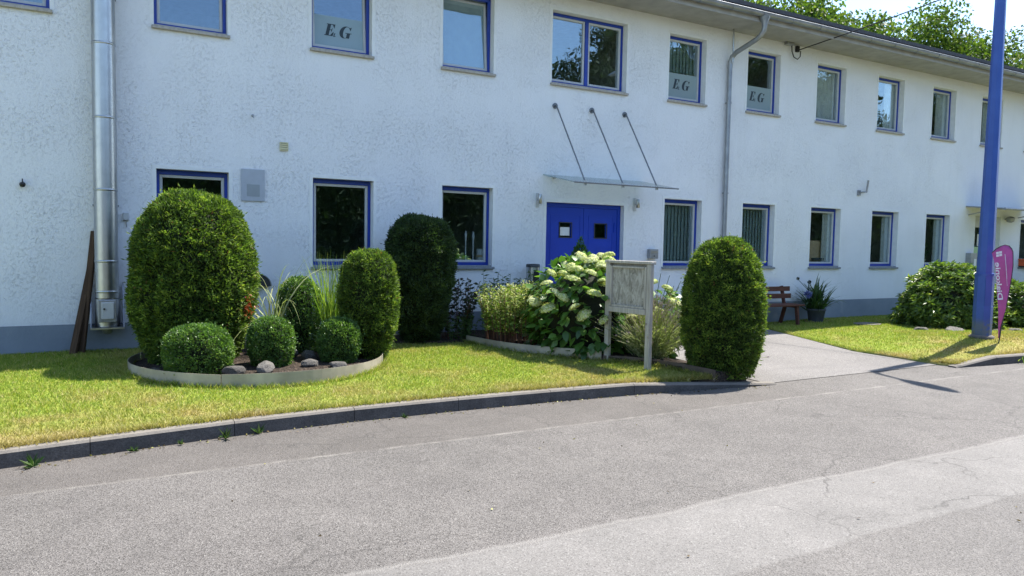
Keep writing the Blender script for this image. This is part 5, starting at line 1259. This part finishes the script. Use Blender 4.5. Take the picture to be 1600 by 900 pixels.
# ------------------------------------------------------------------ trees
def tree(label, loc, h, r, seed, mat, group, nl=9000, leaf=.30, src=None, rz=0):
    if src is not None:
        c = copy_tree(src[0]); k = h/src[1]; c.location = loc; c.rotation_euler = (0, 0, rz); c.scale = (k*r/src[2]/(h/src[1]), k*r/src[2]/(h/src[1]), k); c['label'] = label; c['group'] = group; return c
    rng = np.random.default_rng(seed); t = thing('broadleaf_tree', label, 'tree', loc, group=group); mb = MB()
    tr = h*.022; mb.tube([(0, 0, -.3), (.05*h*.1, 0, h*.2), (0, .02*h, h*.45), (.01*h, 0, h*.8)], [tr*1.25, tr, tr*.7, tr*.2], 10)
    cl = []
    for k in range(16):
        a = k*2.4+rng.normal(0, .3); z0 = h*rng.uniform(.22, .62); el = R(rng.uniform(20, 60)); l = r*rng.uniform(.55, .95); e = np.array([math.cos(a)*math.cos(el)*l, math.sin(a)*math.cos(el)*l, z0+math.sin(el)*l])
        mb.tube([(0, 0, z0), e*np.array([.5, .5, 0])+np.array([0, 0, (z0+e[2])/2+.1]), e], [tr*.5, tr*.3, tr*.1], 6); cl.append(e)
    mb.build('trunk', M['bark'], t)
    nc = 84
    while len(cl) < nc:
        v = rng.normal(size=3); v = v/np.linalg.norm(v)*rng.random()**.4; cl.append(np.array([v[0]*r*.86, v[1]*r*.86, h*.60+v[2]*h*.36]))
    P = []; 
    per = nl//len(cl); rads = rng.uniform(.18, .33, len(cl))*r
    for c, q in zip(cl, rads):
        v = rng.normal(size=(per, 3)); v = unit(v)*(rng.random(per)**.45)[:, None]*q; v[:, 2] *= .75; P.append(c+v)
    P = np.concatenate(P); n = len(P); Dr = unit(rng.normal(size=(n, 3))+np.array([0, 0, -.2])); V, F = leaf_quads(P, Dr, rng.uniform(.6, 1.3, n)*leaf, leaf*.62, rng, .1)
    np_mesh('crown', V, F, M[mat], t, face_attr=rng.random(n)); return t
gb = 'trees behind the building'
A = tree('bushy green tree above the roof at the left end of the tree row', (33.5, 19, 0), 17.4, 6.4, 101, 'tree_leaf', gb, 44000, .25)
B = tree('bright green tree above the roof right of the leftmost crown', (39.5, 19.5, 0), 17.7, 6.6, 102, 'tree_leaf', gb, 44000, .25)
tree('green tree standing in the middle of the row above the roof', (46, 20, 0), 18.3, 6.8, 0, None, gb, src=(A, 17.4, 6.4), rz=2.1)
tree('green tree just left of the blue pole above the roof', (53, 21, 0), 19.2, 7.2, 0, None, gb, src=(B, 17.7, 6.6), rz=1.2)
C = tree('grey-green tree right of the blue pole above the roof', (62, 22, 0), 20.2, 7.4, 103, 'tree_leaf_grey', gb, 38000, .25)
tree('grey-green tree at the far right edge above the roof', (72, 22, 0), 21.2, 7.6, 0, None, gb, src=(C, 20.2, 7.4), rz=.8)
tree('small leafy treetop peeping over the roof by the downpipe', (27.0, 19, 0), 15.2, 4.4, 0, None, gb, src=(A, 17.4, 6.4), rz=4.0)
# trees across the road, seen mirrored in the window panes
gm = 'trees across the road'; DK = {}
for k, (x, y, h, r_, lab) in enumerate(((6, -33, 9.0, 4.5, 'low tree across the road facing the left end of the building'), (17, -33, 10.0, 4.6, 'low tree across the road mirrored in the panes left of the door'), (32, -31, 19.0, 6.2, 'tall tree across the road mirrored in the double upper window'),
        (39, -31.5, 17.5, 5.6, 'tree across the road mirrored right of the double upper window'), (46.5, -31, 19.6, 6.2, 'tall tree across the road mirrored in the pane beside the downpipe'), (54, -31, 19.4, 5.6, 'tall tree across the road mirrored in the curtained upper pane'), (71, -31, 20.0, 6.4, 'tall tree across the road mirrored left of the blue pole'), (80, -31, 20.5, 6.5, 'farthest tall tree across the road to the right'))):
    far = tree(lab, (x, y, 0), h, r_, 0, None, gm, src=((A, 17.4, 6.4), (B, 17.7, 6.6))[k % 2], rz=k*1.3)
    for ch in far.children:
        if ch.name.startswith('crown'):
            if k < 2: DK[k] = ch.data.copy(); DK[k].materials[0] = M['tree_leaf_dark']
            ch.data = DK[k % 2]
rng = np.random.default_rng(300); n = 60000; xx = rng.uniform(-22, 100, n); hz = 6.4+1.0*np.sin(xx*.5)*np.sin(xx*.17+1)+.5*np.sin(xx*1.7); P = np.c_[xx, rng.normal(-28, .55, n), rng.random(n)**.8*hz]
V, F = leaf_quads(P, unit(rng.normal(size=(n, 3))), rng.uniform(.18, .36, n), .2, rng)
cv = []; xs_ = np.arange(-24, 102, 2.0)
for x_ in xs_: cv += [(x_, -28.3, -.1), (x_, -28.3, 5.6+.9*math.sin(x_*.5)*math.sin(x_*.17+1))]
b0 = len(V); V = np.concatenate([V, np.array(cv)]); F = np.concatenate([F, np.array([(b0+2*q, b0+2*q+2, b0+2*q+3, b0+2*q+1) for q in range(len(xs_)-1)])]); n = len(F)
tag(np_mesh('added_hedge', V, F, M['tree_leaf_dark'], face_attr=np.r_[rng.random(n-len(xs_)+1)*.5, np.zeros(len(xs_)-1)]), 'unseen leafy hedge added across the road to darken the pane reflections', 'hedge', kind='stuff')  # hedge added to hide the bright horizon mirrored in the lower panes

# ------------------------------------------------------------------ small things: weeds at the kerb, fallen leaves
for i, (x, dy, s, lab) in enumerate(((-.46, -.06, .11, 'spiky weed at the foot of the kerb at the left edge'), (.18, -.05, .07, 'low weed at the kerb foot near the first joint'), (.52, -.05, .06, 'tiny flat weed at the kerb foot right of the low weed'), (.86, -.05, .11, 'two-leaved weed growing up the kerb face'), (1.13, -.02, .10, 'thin weed in the kerb joint below the ring bed'), (2.45, -.06, .06, 'flat little weed under the kerb in the middle'))):
    t = thing('weed', lab, 'weed', (x, kerb_y(x)+dy, 0)); rng = np.random.default_rng(200+i); n = 16; a = rng.uniform(0, 6.28, n); el = rng.uniform(.2, 1.3, n)
    Dr = np.c_[np.cos(a)*np.cos(el), np.sin(a)*np.cos(el)-.25, np.sin(el)]; V, F = leaf_quads(np.zeros((n, 3))+np.array([0, 0, .003]), unit(Dr), rng.uniform(.5, 1.1, n)*s, s*.2, rng); np_mesh('leaves', V, F, M['mid_leaf'], t, face_attr=rng.random(n))
t = thing('weed', 'grassy weed at the foot of the right kerb', 'weed', (12.2, kerb_yr(12.2)-.05, 0)); tag(blades('blades', (0, 0, 0), 60, .2, .008, .8, 60, 'grass_blade', 210, t, up=.35), kind='stuff')
rng = np.random.default_rng(220); n = 420; px = rng.uniform(-3, 7, n); py = rng.uniform(-9, -5, n)
k = rng.random(n) < .88; py[k] = [kerb_y(v)-abs(rng.normal(.02, .06))-.006 for v in px[k]]
P = np.c_[px, py, np.full(n, .008)]; a = rng.uniform(0, 6.28, n); Dr = np.c_[np.cos(a), np.sin(a), rng.uniform(0, .25, n)]
V, F = leaf_quads(P, unit(Dr), rng.uniform(.012, .036, n), .013, rng, .1)
tag(np_mesh('fallen_leaves', V, F, M['litter'], face_attr=rng.random(n)), 'scattered small fallen leaves on the asphalt', 'leaves', kind='stuff')
for (x, dx, lab) in ((18.35, 0, 'spidery green plant in a pale pot inside the last lower window'), (16.1, .0, 'leafy dark green plant inside the fourth lower window right of the door')):
    t = thing('window_plant', lab, 'potted plant', (x, .40, 1.28)); mb = MB(); mb.lathe([(0, .09), (.16, .13), (.18, .13)], 18); mb.build('pot', M['cream'], t); tag(blades('leaves', (0, 0, .15), 60, .55, .022, .9, 40, 'agap', int(x*10), t, up=.25), kind='stuff')
